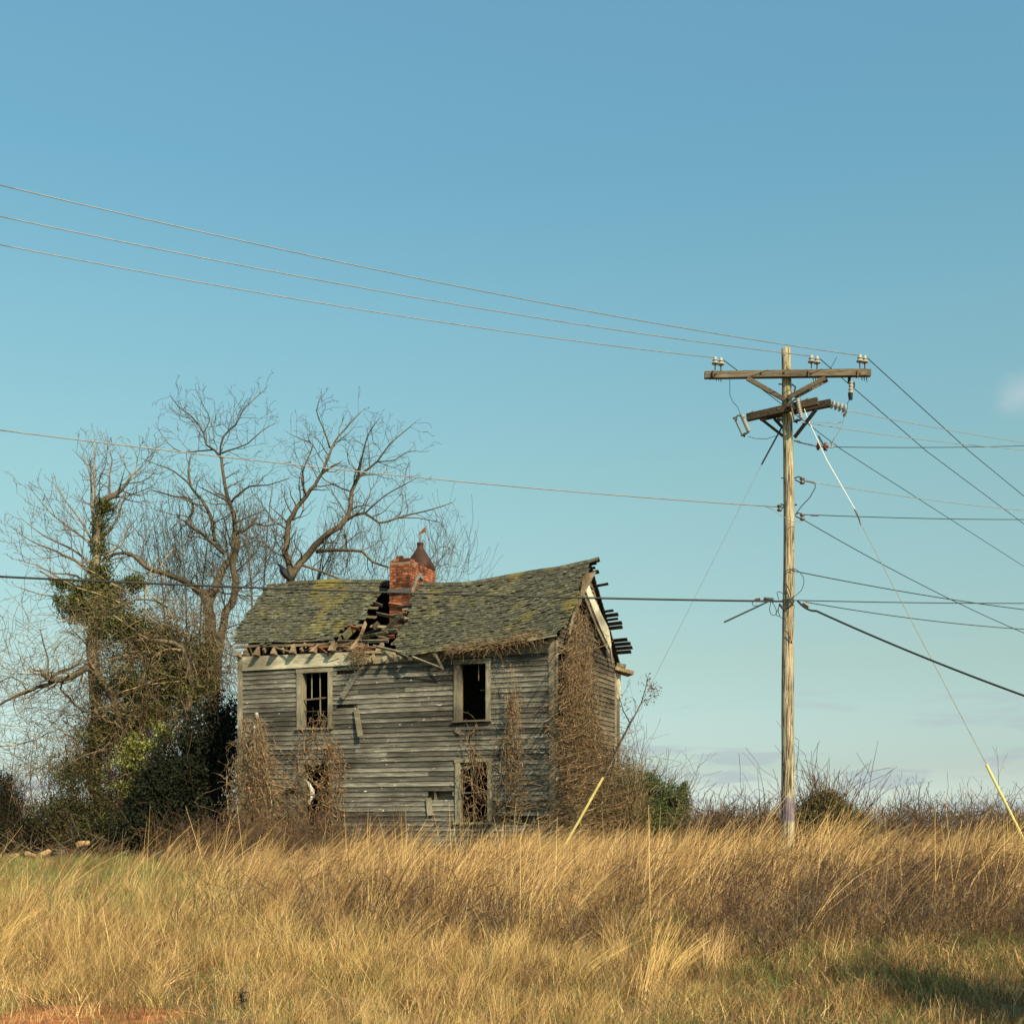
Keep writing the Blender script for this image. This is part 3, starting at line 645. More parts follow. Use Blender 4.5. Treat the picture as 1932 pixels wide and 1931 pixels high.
for k in range(26):
    x = random.uniform(940, 1400); y = random.uniform(620, 1000); x += (800-y)*.35
    if not inpoly(c1(x, y), hole): continue
    dx = random.uniform(40, 130); dy = random.uniform(-50, 30) if random.random() < .7 else random.uniform(-130, 130); v_ = max(-.2, min(1.5, (960-y)/260)) - random.uniform(.0, .12)
    rb(x-dx/2, y-dy/2, x+dx/2, y+dy/2, random.uniform(.04, .12), random.choice(('lath', 'lath', 'trimh', 'shingle', 'dark_wood', 'red_lath', 'rafter')), v_, v_+random.uniform(-.1, .1), .022)
# rafters
for k in range(16):
    u_ = .06 + k*.585; us = min(u_, WH-.06)
    m = MB(); pr = None
    for t in ((0.02, .25, .5, .75, .985) if k > 6 else (.16, .25, .5, .75, .985)):
        p = roofp(us, t) - nslope*.085
        if k in (5, 6, 7, 8) and .3 < t < .9 and k in (6, 7): pr = None; continue
        if pr is not None: m.beam(pr, p, .055, .12, up=(0, -.68, .73))
        pr = p
    if k < 16:
        pass
    m.build('rafter', M['rafter'], roof)
# rafter seats on the plate, with weathered ends standing on the frieze
for k in range(7):
    u_ = .06 + k*.585
    h = random.uniform(.20, .33)
    sk_ = random.uniform(-.09, .09); u_ += random.uniform(-.04, .04); MB().hexa([(u_-.06, -.27, ZP+.02), (u_+.07, -.27, ZP+.02), (u_+.05, -.04, ZP-.01), (u_-.05, -.04, ZP-.01), (u_-.02+sk_, -.10, ZP+h*.8), (u_+.03+sk_, -.09, ZP+h*.78), (u_+.03+sk_, -.02, ZP+h), (u_-.02+sk_, -.02, ZP+h)]).build('rafter_tail', M['rafter'], roof)
for u_ in (4.1, 4.5, 4.9, 5.3, 6.0, 6.55, 7.1, 7.6):
    e_ = roofp(u_, .0); MB().beam(e_ + Vector((0, .02, -.06)), e_ + Vector((.02, .26, .05)), .07, .09).build('rafter_tail', M['trim'], roof)
# eave edge board on the right
for (a, b) in ((6.3, 7.7), (7.75, 8.9)):
    MB().beam(roofp(a, .0) + Vector((0, .01, -.035)), roofp(b, .0) + Vector((0, .02, -.03)), .03, .04).build('eave_strip', M['lath'], roof)
MB().beam(roofp(8.55, -.01) + Vector((0, -.04, .02)), roofp(9.28, .0) + Vector((0, -.02, -.02)), .05, .05).build('eave_strip', M['trimh'], roof)
# back slope: boards with a gap behind the hole
def backp(u, t): zr = interp(ridge_uz, u); v = 2.45 + 2.85*t; return Vector((u, v, zr - .01 + (5.45 - zr)*t))
ends = {}
for r in range(26):
    t = (r + .5)/26; u1 = 9.215 + random.uniform(-.01, .01)
    if r in (0, 2): u1 = 9.36 + random.uniform(-.04, .04)
    if r == 5: u1 = 9.52
    if r == 1: u1 = 9.30
    if 11 <= r <= 15: u1 = (9.46, 9.56, 9.52, 9.60, 9.58)[r-11]
    if 18 <= r <= 21: u1 = (9.62, 9.68, 9.70, 9.63)[r-18]
    for a, b in (cut([(-.3, u1)], 3.9, 5.6) if 3 < r < 14 else [(-.3, u1)]):
        m = MB(); pts = np.linspace(a, b, max(2, int((b-a)/1.2)+1))
        nb = Vector((0, .66, .75))
        gap = .115 if not (r in (1, 3, 5, 11, 13)) else .075
        for p, q in zip(pts, pts[1:]): m.beam(backp(p, t), backp(q, t), .022, gap, up=(0, -.75, .66))
        m.build('roof_board', M['dark_wood'], roof)
m = MB()
for r in range(28):
    u = -.2
    while u < 9.2:
        w_ = min(random.uniform(.2, .35), 9.21-u)
        if not (3.9 < u < 5.5 and 3 < r < 15):
            a, b, c, d = backp(u, min(1.02, (r+1.2)/28)), backp(u+w_, min(1.02, (r+1.2)/28)), backp(u+w_, r/28), backp(u, r/28); nb = Vector((0, .66, .75))
            m.hexa([a+nb*.02, d+nb*.014, c+nb*.014, b+nb*.02, a+nb*.045, d+nb*.025, c+nb*.025, b+nb*.045])
        u += w_+.005
tag(m.build('roof_shingles', M['shingle'], roof), kind='stuff')
# broken piece of roofing hanging out beyond the gable
for (x0, y0, x1, y1, wd) in ((1420, 910, 1520, 905, .10), (1425, 940, 1535, 945, .16), (1420, 975, 1540, 980, .10), (1345, 720, 1440, 708, .03), (1350, 750, 1450, 742, .09), (1380, 780, 1470, 772, .05), (1400, 815, 1490, 812, .09), (1395, 840, 1485, 838, .08), (1240, 355, 1295, 350, .03), (1245, 490, 1345, 470, .09), (1270, 405, 1310, 395, .08)):
    pass
# ridge cap
m = MB()
for u_ in np.arange(.1, 9.4, .26):
    x, y = pix(roofp(u_, 1.0))
    if inpoly((x, y+3), hole): continue
    a, b = roofp(u_, 1.0), roofp(u_+.25, 1.0)
    dz = random.uniform(.0, .012)
    m = MB(); m.hexa([a+Vector((0, -.13, -.07+dz)), b+Vector((0, -.13, -.07+dz)), b+Vector((0, .0, .035+dz)), a+Vector((0, .0, .035+dz)), a+Vector((0, -.13, -.05+dz)), b+Vector((0, -.13, -.05+dz)), b+Vector((0, .0, .06+dz)), a+Vector((0, .0, .06+dz))])
    m.hexa([a+Vector((0, .001, .036+dz)), b+Vector((0, .001, .036+dz)), b+Vector((0, .13, -.05+dz)), a+Vector((0, .13, -.05+dz)), a+Vector((0, .001, .058+dz)), b+Vector((0, .001, .058+dz)), b+Vector((0, .13, -.03+dz)), a+Vector((0, .13, -.03+dz))])
    m.build('ridge_shingle', M['shingle'], roof)
# bargeboards at the right gable
def onuP(cx, cy, u0): v, z = onu(*c2(cx, cy), u0); return Vector((u0, v, z))
def strip(name, pts, wds, m_, th, parent=roof):      # board along a line in a plane of constant x
    m = MB(); P_ = [onuP(x, y, u0) for x, y, u0 in pts]
    for i in range(len(P_)-1):
        a, b = P_[i], P_[i+1]; d = (b-a).normalized(); n_ = Vector((0, -d.z, d.y)); 
        w0, w1 = wds[i], wds[i+1]; X = Vector((th, 0, 0))
        m.hexa([a-n_*w0/2, a-n_*w0/2+X, b-n_*w1/2+X, b-n_*w1/2, a+n_*w0/2, a+n_*w0/2+X, b+n_*w1/2+X, b+n_*w1/2])
    return m.build(name, M[m_], parent)
strip('back_bargeboard', [(1222, 480, 9.3), (1262, 585, 9.3), (1330, 745, 9.3), (1385, 860, 9.3), (1412, 960, 9.3)], [.30, .30, .36, .42, .16], 'cream', .03)
strip('back_rake_trim', [(1412, 960, 9.29), (1420, 1040, 9.27), (1424, 1100, 9.25)], [.12, .1, .05], 'trim', .03)
strip('back_rake_trim', [(1208, 560, 9.27), (1300, 790, 9.27), (1405, 1010, 9.27)], [.1, .1, .1], 'trim', .02)
strip('front_bargeboard', [(1290, 372, 9.42), (1250, 440, 9.40), (1205, 520, 9.38), (1172, 590, 9.36), (1140, 660, 9.34), (1113, 740, 9.33), (1092, 862, 9.33)], [.03, .06, .08, .06, .05, .035, .03], 'trim', .045)
strip('front_rake_trim', [(1180, 600, 9.25), (1155, 640, 9.22), (1152, 690, 9.2)], [.05, .04, .03], 'rafter', .03)
strip('split_board', [(1180, 560, 9.4), (1215, 440, 9.4), (1275, 378, 9.4)], [.05, .28, .04], 'rafter', .02)
# soffit stub and cornice return at the far eave
a = onu(*c2(1425, 1060), 9.2)
m = MB(); m.beam((9.05, 4.95, 5.45), (9.5, 5.25, 5.32), .55, .1); m.build('cornice_return', M['rafter'], roof)
m = MB(); m.beam((9.1, 5.0, 5.56), (9.32, 5.15, 5.52), .35, .1); m.build('mossy_board', M['shingle'], roof)
MB().box(9.14, 9.24, 4.97, 5.10, 4.6, 5.3).build('porch_post_cap', M['cream'], house)
MB().box(9.14, 9.22, 4.97, 5.08, .2, 4.6).build('porch_post', M['lath'], house)

# ---- chimneys
def chimney(name, u0, v0, wu, wv, z0, z1, drop, core=None):
    m = MB(); m.box(u0+.015, u0+wu-.015, v0+.015, v0+wv-.015, z0, z1-.08); ch = m.build(name, M['mortar'], house)
    z = z0; c = 0; cs = .078
    while z < z1 - .02:
        for side in range(4):
            Ls = wu if side % 2 == 0 else wv; n_ = max(2, round(Ls/.215)); bl = Ls/n_; off = bl/2*(c % 2)
            ed = sorted({0.0, *[x for x in (off + i*bl for i in range(n_+1)) if .03 < x < Ls-.03], Ls})
            for a, b in zip(ed, ed[1:]):
                if z > z1 - drop*cs and random.random() < .35*(1 + (z - (z1-drop*cs))/cs)*.6: continue
                j = random.uniform(-.004, .006); d_ = .1; g_ = .006
                if side == 0: q = (u0+a+g_, u0+b-g_, v0-j, v0+d_)
                elif side == 2: q = (u0+a+g_, u0+b-g_, v0+wv-d_, v0+wv+j)
                elif side == 1: q = (u0+wu-d_, u0+wu+j, v0+a+(.102 if a == 0 else g_), v0+b-(.102 if b == Ls else g_))
                else: q = (u0-j, u0+d_, v0+a+(.102 if a == 0 else g_), v0+b-(.102 if b == Ls else g_))
                if q[1]-q[0] < .02 or q[3]-q[2] < .02: continue
                MB().box(*q, z+.005, z+cs-.006).build('brick', M['brick'], ch)
        z += cs; c += 1
    return ch
u_a, _ = onv(734.5, 1090, 1.75); u_b, _ = onv(771.5, 1090, 1.75)
_, zt = onv(750, 1050, 1.75)
chA = chimney('front_chimney', u_a, 1.75, u_b-u_a, .95, 6.3, zt, 3)
m = MB(); zr_ = roofp(u_a+.3, (1.75-VE)/(2.75)).z
m.box(u_a-.03, u_b+.03, 1.71, 1.74, zr_+.28, zr_+.40); m.build('flashing', M['metal'], chA)
# torn flashing on the right side of the front chimney
m = MB(); 
for (v0_, z0_, v1_, z1_) in ((1.85, 7.35, 2.1, 7.75), (2.1, 7.75, 2.35, 7.98), (2.35, 7.98, 2.55, 7.9)): m.beam((u_b+.03, v0_, z0_), (u_b+.05, v1_, z1_), .02, .10, up=(0, -.7, .7))
m.build('flashing', M['wire_pale'], chA)
uc, _ = onv(800, 1080, 3.35); ub, _ = onv(803, 1080, 3.1)
wB = .66; _, zB = onv(800, 1069, 3.35); uB = ub - wB
chB = chimney('back_chimney', uB, 3.1, wB, wB, 6.4, zB, 0)
# bell shaped sheet metal cap: square at the shoulder, round at the neck
cx, cy = uB + wB/2, 3.1 + wB/2; m = MB(); n_ = 24
prof = [(-.05, 1.04, 1), (.0, 1.09, 1), (.10, 1.06, .8), (.22, .92, .5), (.36, .70, .2), (.49, .46, 0), (.56, .33, 0), (.60, .27, 0), (.69, .26, 0), (.70, .30, 0), (.73, .30, 0)]
ring = []
for h, s, sq in prof:
    b0 = len(m.v)
    for k in range(n_):
        t = 2*math.pi*k/n_; c_, s_ = math.cos(t), math.sin(t); e_ = 1/max(abs(c_), abs(s_)); rr_ = (wB/2)*s*((1-sq) + sq*min(e_, 1.28)); m.v.append((cx+c_*rr_, cy+s_*rr_, zB-.02+h))
    ring.append(b0)
for a, b in zip(ring, ring[1:]):
    for k in range(n_): m.f.append((a+k, a+(k+1) % n_, b+(k+1) % n_, b+k))
m.f.append(tuple(ring[-1]+k for k in range(n_)))
m.build('metal_cap', M['rust'], chB, smooth=True)
zc_ = zB + .70
MB().tube([(cx, cy, zc_), (cx-.01, cy, zc_+.24)], .012, 6).build('vane_rod', M['rust_red'], chB)
MB().hexa([(cx-.10, cy-.004, zc_+.24), (cx+.17, cy-.004, zc_+.30), (cx+.17, cy+.004, zc_+.30), (cx-.10, cy+.004, zc_+.24), (cx-.08, cy-.004, zc_+.25), (cx+.17, cy-.004, zc_+.47), (cx+.17, cy+.004, zc_+.47), (cx-.08, cy+.004, zc_+.25)]).build('wind_vane', M['rust_red'], chB)
# dark tin corner by the chimney
m = MB(); m.hexa([(u_a-.45, 2.1, 7.78), (u_a-.02, 2.1, 7.72), (u_a-.02, 2.3, 7.80), (u_a-.45, 2.3, 7.86), (u_a-.45, 2.11, 7.80), (u_a-.02, 2.11, 7.84), (u_a-.02, 2.31, 7.9), (u_a-.45, 2.31, 7.88)]); m.build('bent_tin', M['black'], roof)

# ---- the vulture on the ridge
ub_, zb_ = onv(535, 1101, 2.45); bz = interp(ridge_uz, ub_) + .06
vul = empty('black_vulture', Mh @ Vector((ub_, 2.45, bz)), YAW, label='black vulture perched on the left end of the roof ridge', cat='bird'); vul.scale = (1.15, 1.15, 1.15)
m = MB(); m.tube([(.17, 0, -.02), (.13, 0, .05), (.08, 0, .13), (.02, 0, .22), (-.04, 0, .30), (-.075, 0, .35), (-.085, 0, .39), (-.10, 0, .415), (-.13, 0, .415), (-.165, 0, .40)], [.02, .05, .085, .105, .085, .045, .03, .033, .022, .006], 12)
bb = m.build('body', M['feather'], vul, smooth=True)
for s in (-1, 1):
    MB().tube([(-.03, s*.075, .31), (.04, s*.10, .22), (.11, s*.085, .12), (.18, s*.03, .0)], [.03, .06, .045, .01], 8).build('wing', M['feather'], vul, smooth=True)
    MB().tube([(.0, s*.045, .15), (-.01, s*.045, .06), (.0, s*.045, 0), (-.05, s*.05, -.005)], [.022, .012, .010, .006], 6).build('leg', M['leg'], vul)
#@@PART2
# ------------------------------------------------------------------ utility pole
PY = 22.3; PB = W(1485, HY, PY); PB.z = 0
pole = empty('utility_pole', PB, 0, label='weathered wooden utility pole with two crossarms and a faded purple paint band', cat='utility pole')
def pw(x, y, dy=0.0): return W(x, y, PY + dy) - PB                       # 1932-scale pixels -> pole-local point
def pc(x, y, dy=0.0): return pw(1313.8 + .2001*x, 633.7 + .2001*y, dy)   # the same from a close view of the pole head
ztop = pw(1486, 657).z; m = MB(); pts = []; rad = []
for k in range(60):
    s = k/59; z = -.6 + (ztop+.6)*s
    xo = .035*math.sin(s*3.0) + .012*math.sin(s*11) - .01; pts.append((xo, .01*math.sin(s*7), z)); rad.append((.125 - .045*s) * (1 + .012*math.sin(s*37)))
m.tube(pts, rad, 26); pm = m.build('pole_shaft', M['pole'], pole, smooth=True)
for p in pm.data.vertices:
    a = math.atan2(p.co.y, p.co.x); k = mnoise.noise(Vector((math.cos(a)*3, math.sin(a)*3, p.co.z*1.3))); r_ = 1 + .05*k; p.co.x *= r_; p.co.y *= r_
def arm(name, a, b, wd, h, mt): return MB().beam(a, b, wd, h).build(name, M[mt], pole)
aF0, aF1 = pc(78, 370, -.14), pc(1605, 345, -.17); aB0, aB1 = pc(122, 372, .15), pc(1642, 350, .12)
armF = arm('upper_crossarm', aF0, aF1, .09, .115, 'arm'); armB = arm('upper_crossarm', aB0, aB1, .09, .115, 'arm')
lF0, lF1 = pc(478, 770, .12), pc(1145, 615, -.42); lB0, lB1 = pc(600, 765, .42), pc(1268, 632, -.10)
armC = arm('lower_crossarm', lF0, lF1, .10, .12, 'creosote'); armD = arm('lower_crossarm', lB0, lB1, .10, .12, 'creosote')
def brace(a, b, w_=.035, h=.075, mt='arm'): MB().beam(a, b, w_, h).build('brace', M[mt], pole)
brace(pc(480, 398, -.2), pc(825, 595, -.12)); brace(pc(1215, 395, -.22), pc(858, 585, -.12)); brace(pc(1232, 412, .2), pc(930, 575, .10))
brace(pc(615, 785, .16), pc(820, 945, .02), .03, .045, 'creosote'); brace(pc(1130, 692, -.36), pc(925, 955, -.05), .03, .06, 'creosote'); brace(pc(735, 780, .3), pc(830, 880, .1), .03, .045, 'creosote')
def bolt(p, s=.028, L_=.05): MB().beam(p + Vector((0, L_/2, 0)), p - Vector((0, L_/2, 0)), s, s).build('bolt', M['rusty_hw'], pole)
for x, y in ((612, 345), (825, 343)): bolt(pc(x, y, -.2))
for x in (155, 1052, 1515):
    MB().beam(pc(x, 330, -.195), pc(x, 390, -.195), .09, .02).build('mounting_plate', M['rusty_hw'], pole); bolt(pc(x+28, 355, -.20), .02)
for x, y in ((770, 690), (865, 660), (530, 720), (1040, 600)): bolt(pc(x, y, -.3), .03, .06)
MB().tube([pc(775, 453), pc(825, 458)], .012, 6).build('bolt', M['black'], pole); MB().tube([pc(900, 455, -.1), pc(935, 480, -.14), pc(925, 520, -.14)], .014, 6).build('clamp', M['black'], pole)
for x in (800, 940): MB().tube([pc(x, 1338), pc(870, 1342)], .009, 6).build('bolt', M['black'], pole)
MB().tube([pc(925, 1590), pc(948, 1592)], .014, 6).build('bolt', M['black'], pole)
def pin_ins(p):      # porcelain pin insulator on a steel pin
    st = MB().tube([p, p + Vector((0, 0, .13))], .012, 6).build('insulator_pin', M['rusty_hw'], pole)
    b = p + Vector((0, 0, .10))
    lathe(b, (0, 0, 1), [(0, .022), (.0, .055), (.012, .064), (.03, .056), (.045, .035), (.055, .03), (.06, .046), (.072, .05), (.085, .036), (.10, .028), (.118, .03), (.13, .018)], 16).build('insulator', M['porcelain'], pole, smooth=True)
insF = [pc(178, 325, -.14), pc(1085, 310, -.15), pc(1542, 305, -.16)]; insB = [pc(232, 332, .14), pc(1138, 318, .13), pc(1588, 312, .12)]
for p in insF + insB: pin_ins(p + Vector((0, 0, .01)))
for x in (185, 1100, 1560): 
    for k in (0, 22, 45): MB().tube([pc(x+k, 390, .0), pc(x+k+4, 425 + (k == 45)*12, .0)], [.012, .004], 6).build('bolt_end', M['black'], pole)
def ribbed(name, a, b, r0, r1, nr, mt):
    d = b - a; Ln = d.length; prof = []
    for k in range(nr): prof += [(Ln*k/nr, r1), (Ln*(k+.35)/nr, r0), (Ln*(k+.5)/nr, r0), (Ln*(k+.85)/nr, r1)]
    return lathe(a, d, prof + [(Ln, r1)], 14).build(name, M[mt], pole, smooth=True)
def cutout(a, b, fa, fb, mt='porcelain'):
    e_ = empty('fuse_cutout', (0, 0, 0)); e_.parent = pole
    o = ribbed('insulator_body', a, b, .043, .026, 9, mt); o.parent = e_
    MB().tube([fa, fb], .017, 8).build('fuse_tube', M['metal'], e_)
    MB().tube([a, (a+fa)/2 + Vector((0, 0, .02)), fa], .014, 6).build('upper_contact', M['black'], e_)
    MB().tube([b, b + Vector((-.03, -.02, -.03)), fb], .018, 6).build('lower_hinge', M['black'], e_)
    MB().tube([fa + Vector((-.03, 0, .0)), fa + Vector((.03, 0, .01)), fa + Vector((.02, 0, -.05))], .02, 6).build('hook', M['black'], e_)
    MB().tube([fb + Vector((.06, 0, .02)), fb + Vector((-.01, 0, -.02)), fb + Vector((.05, 0, -.03))], .022, 6).build('latch', M['black'], e_)
    return e_
cutout(pc(428, 745, .1), pc(495, 900, .1), pc(362, 775, .08), pc(432, 930, .08))
cutout(pc(952, 590, -.32), pc(992, 780, -.32), pc(888, 640, -.30), pc(925, 800, -.28))
e_ = empty('lightning_arrester', (0, 0, 0)); e_.parent = pole
MB().tube([pc(1445, 380, -.1), pc(1440, 430, -.1), pc(1485, 445, -.1), pc(1480, 480, -.1)], [.03, .03, .025, .03], 8).build('bracket', M['black'], e_)
o = ribbed('arrester_body', pc(1462, 430, -.12), pc(1455, 550, -.12), .045, .03, 4, 'porcelain'); o.parent = e_
MB().tube([pc(1452, 540, -.12), pc(1455, 600, -.12)], [.045, .035], 8).build('arrester_cap', M['black'], e_)
def discs(name, a, b, n_, r, mt):
    d = b - a; Ln = d.length; e_ = empty(name, (0, 0, 0)); e_.parent = pole
    MB().tube([a, b], .018, 8).build('insulator_rod', M['metal'], e_)
    for k in range(n_):
        c = a + d*((k+.25)/n_); w_ = Ln/n_
        lathe(c, d, [(0, .02), (w_*.05, r*.7), (w_*.2, r), (w_*.38, r*.9), (w_*.5, r*.45), (w_*.72, .025)], 16).build('insulator_disc', M[mt], e_, smooth=True)
discs('insulator_string', pc(1266, 640, -.25), pc(1412, 690, -.2), 4, .078, 'porcelain')
discs('insulator_string', pc(758, 788, .55), pc(835, 785, .45), 2, .058, 'porcelain')
discs('insulator_string', pc(1118, 1036, .0), pc(1245, 1044, .0), 2, .075, 'brown_glaze')
MB().tube([pc(920, 985, -.02), pc(960, 1000), pc(1110, 1034)], .011, 6).build('tie_rod', M['wire'], pole)
MB().tube([pc(940, 988), pc(965, 985), pc(985, 1000), pc(965, 1016), pc(942, 1000), pc(940, 988)], .010, 6).build('shackle', M['metal'], pole)
MB().tube([pc(1245, 1044), pc(1290, 1046)], [.02, .012], 6).build('dead_end_clamp', M['wire_pale'], pole)
MB().tube([pc(1265, 1000, -.02), pc(1280, 1030, -.02), pc(1290, 1003, -.02)], .016, 6).build('wire_clamp', M['wire_pale'], pole)
MB().tube([pc(1385, 735, -.2), pc(1400, 745, -.2), pc(1415, 710, -.2), pc(1390, 760, -.2)], .018, 6).build('wire_clamp', M['rusty_hw'], pole)
def clevis(x, y, s=1):
    e_ = empty('clevis', (0, 0, 0)); e_.parent = pole
    MB().tube([pc(x, y-6), pc(x+25*s, y-22), pc(x+75*s, y-12)], .011, 6).build('clevis_strap', M['black'], e_)
    MB().tube([pc(x, y+6), pc(x+30*s, y+22), pc(x+70*s, y+34)], .011, 6).build('clevis_strap', M['black'], e_)
    lathe(pc(x+68*s, y-16), (0, 0, -1), [(0, .02), (.01, .045), (.035, .045), (.05, .028), (.07, .028), (.085, .045), (.11, .045), (.12, .02)], 12).build('spool', M['metal'], e_, smooth=True)
clevis(930, 1348); clevis(932, 1690); clevis(822, 1605, -.55)
MB().tube([pc(1010, 1362), pc(1065, 1372), pc(1118, 1384)], .016, 6).build('wire_clamp', M['metal'], pole)
MB().tube([pc(1080, 1692), pc(1095, 1690), pc(1150, 1692)], .014, 6).build('wire_clamp', M['rusty_hw'], pole)

# wires: each is one thing
def wire(name, label, pts, r, mt, sag=0.0, n_=24, cat='wire', group=None):
    P_ = [W(x, y, Y) for x, y, Y in pts]; q = []
    for a, b in zip(P_, P_[1:]):
        for k in range(n_ + (b is P_[-1])):
            s = k/n_; q.append(a.lerp(b, s) + Vector((0, 0, -4*sag*s*(1-s))))
    o = MB().tube(q, r, 6).build(name, M[mt], None, smooth=True); return tag(o, label, cat, group)
iF = [p + PB + Vector((0, 0, .22)) for p in insF]
def wpt(p): return (HX + p.x*F/p.y, HY - (p.z-CAMZ)*F/p.y, p.y)
GP = 'power lines strung from the pole'
wire('power_line', 'highest grey power line on the left, running to the right end of the upper crossarm', [(-40, 339.4, 15.8), wpt(iF[2])], .0075, 'wire_pale', .16, group=GP)
wire('power_line', 'second highest power line on the left, crossing in front of the pole top', [(-40, 399.5, 16.8), wpt(iF[1])], .0075, 'wire_pale', .15, group=GP)
wire('power_line', 'third power line from the top, ending at the left tip of the upper crossarm', [(-40, 453.5, 17.8), wpt(iF[0])], .0075, 'wire_pale', .13, group=GP)
wire('power_line', 'thin power line crossing the bare tree tops and ending halfway up the pole', [(-40, 806, 17.8), (1468, 956, PY)], .0085, 'wire_pale', .10, group=GP)
iB = [p + PB + Vector((0.04, 0, .20)) for p in insB]
wire('power_line', 'steep power line leaving the right end of the upper crossarm, outermost at the right', [wpt(iB[2]), (1830, 852, 27.6), (2010, 1000, 34)], .008, 'wire', .0, group=GP)
wire('power_line', 'steep power line dropping right from the insulator just right of the pole', [wpt(iB[1]), (1747, 850, 27.4), (1980, 1024, 36)], .008, 'wire', .0, group=GP)
wire('power_line', 'steep power line passing behind the pole from the left tip of the upper crossarm', [wpt(iB[0]), (1588, 848, 27), (1980, 1099, 40)], .008, 'wire', .0, group=GP)
wire('power_line', 'pale wire running right from the white insulator string of the lower crossarm', [(1597, 774, 22.1), (1980, 842, 28)], .0065, 'wire_bright', .03, group=GP)
wire('power_line', 'pale wire running right from the middle fuse cutout', [(1512, 796, 22.0), (1980, 852, 28)], .0065, 'wire_bright', .06, group=GP)
wire('power_line', 'dark wire running level to the right from the brown insulators', [(1571, 843, 22.3), (1980, 839, 30)], .0075, 'wire', .03, group=GP)
wire('power_line', 'pale neutral wire running right from the upper clevis', [(1536, 910, 22.3), (1980, 967, 29)], .0065, 'wire_bright', .05, group=GP)
wire('power_line', 'dark wire running level to the right from the lower clevis', [(1519, 970.5, 22.3), (1980, 979.5, 29)], .008, 'wire', .03, group=GP)
wire('power_line', 'thin dark wire slanting down right from the lower clevis', [(1512, 978, 22.3), (1980, 1213, 30)], .008, 'wire', .12, group=GP)
GT = 'communication cables strung from the pole'
wire('cable', 'thick black cable crossing in front of the house roof to the pole', [(-40, 1085.5, 19.6), (1478, 1134, PY-.13)], .017, 'wire', .06, cat='cable', group=GT)
wire('cable', 'black cable slanting right from the tangled loop high on the pole', [(1494, 1076, 22.2), (1980, 1155, 28)], .009, 'wire', .06, cat='cable', group=GT)
wire('cable', 'black cable running level to the right from the cable tangle', [(1497, 1132, 22.2), (1980, 1137.5, 28)], .009, 'wire', .02, cat='cable', group=GT)
wire('cable', 'thin black cable sloping gently right below the level one', [(1518, 1135, 22.2), (1980, 1189, 28)], .008, 'wire', .08, cat='cable', group=GT)
wire('cable', 'thick black cable falling steeply to the right edge', [(1505, 1133, 22.2), (1540, 1152, 22.0), (1980, 1329, 19.5)], .019, 'wire', .05, cat='cable', group=GT)
wire('cable', 'short cut cable stub sticking out left below the thick cable', [(1452, 1133, 22.2), (1425, 1146, 21.6), (1367, 1173, 20.6)], .014, 'wire', .0, cat='cable', group=GT)
wire('jumper_wire', 'thin jumper hanging from the left crossarm tip to the left fuse cutout', [(1377, 715, 22.3), (1377, 745, 22.35), (1383, 758, 22.4), (1392, 768, 22.4), (1397, 782, 22.4)], .005, 'wire', .0, 6)
wire('jumper_wire', 'jumper from the left fuse cutout curving to the pole', [(1411, 823, 22.4), (1425, 827, 22.4), (1445, 828, 22.4), (1465, 822, 22.3), (1476, 812, 22.3)], .005, 'wire', .0, 6)
wire('jumper_wire', 'short jumper dropping from the highest power line behind the crossarm', [(1579, 673, 22.2), (1570, 690, 22.2), (1558, 705, 22.3)], .005, 'wire', .0, 6)
wire('jumper_wire', 'jumper from the lightning arrester down to the white insulator string', [(1605, 750, 22.2), (1599, 760, 22.2), (1598, 775, 22.2)], .005, 'wire', .0, 6)
wire('jumper_wire', 'jumper curving from the white insulator string down to the brown insulators', [(1593, 785, 22.2), (1588, 805, 22.2), (1580, 818, 22.2), (1573, 828, 22.2), (1569, 838, 22.3)], .005, 'wire_pale', .0, 6)
wire('jumper_wire', 'jumper curving right from behind the middle cutout with a bright splice', [(1513, 798, 22.2), (1535, 796, 22.2), (1560, 797, 22.2), (1578, 799, 22.2), (1590, 795, 22.2)], .005, 'wire_pale', .0, 6)
wire('jumper_wire', 'curved jumper joining the two clevises on the right of the pole', [(1538, 911, 22.3), (1538, 920, 22.3), (1528, 938, 22.3), (1512, 955, 22.3), (1501, 970, 22.3)], .008, 'wire', .0, 6)
wire('jumper_wire', 'thin jumper crossing the pole face below the left clevis', [(1442, 954, 22.2), (1460, 962, 22.1), (1478, 975, 22.1), (1495, 984, 22.1), (1520, 982, 22.2)], .005, 'wire_pale', .0, 6)
def loop(pts, label, r=.006): 
    P_ = [W(HX + 0, 0, 1)]*0; q = [Vector(((1352.4+.12006*x-HX)*Y_/F, Y_, CAMZ + (HY-(1043.3+.12006*y))*Y_/F)) for x, y, Y_ in pts]
    s = []
    for i in range(len(q)-1):      # smooth curve through the points
        p0, p1, p2, p3 = q[max(i-1, 0)], q[i], q[i+1], q[min(i+2, len(q)-1)]
        for k in range(7):
            t = k/7; s.append(.5*((2*p1) + (p2-p0)*t + (2*p0-5*p1+4*p2-p3)*t*t + (3*p1-p0-3*p2+p3)*t*t*t))
    s.append(q[-1]); tag(MB().tube(s, r, 5).build('cable_loop', M['wire'], None, smooth=True), label, 'cable', 'loose cable loops on the pole')
Y0, Y1 = PY-.14, PY-.05
loop([(1130, 265, Y0), (1180, 242, Y0), (1250, 258, Y1), (1330, 330, Y1), (1370, 430, Y1), (1340, 560, Y1), (1270, 640, Y1), (1180, 700, Y0)], 'large loop of black cable bulging right of the pole')
loop([(1050, 350, Y0), (1090, 280, Y0), (1140, 255, Y0), (1205, 275, Y0)], 'short bend of cable wrapped round the pole at the upper tie', .008)
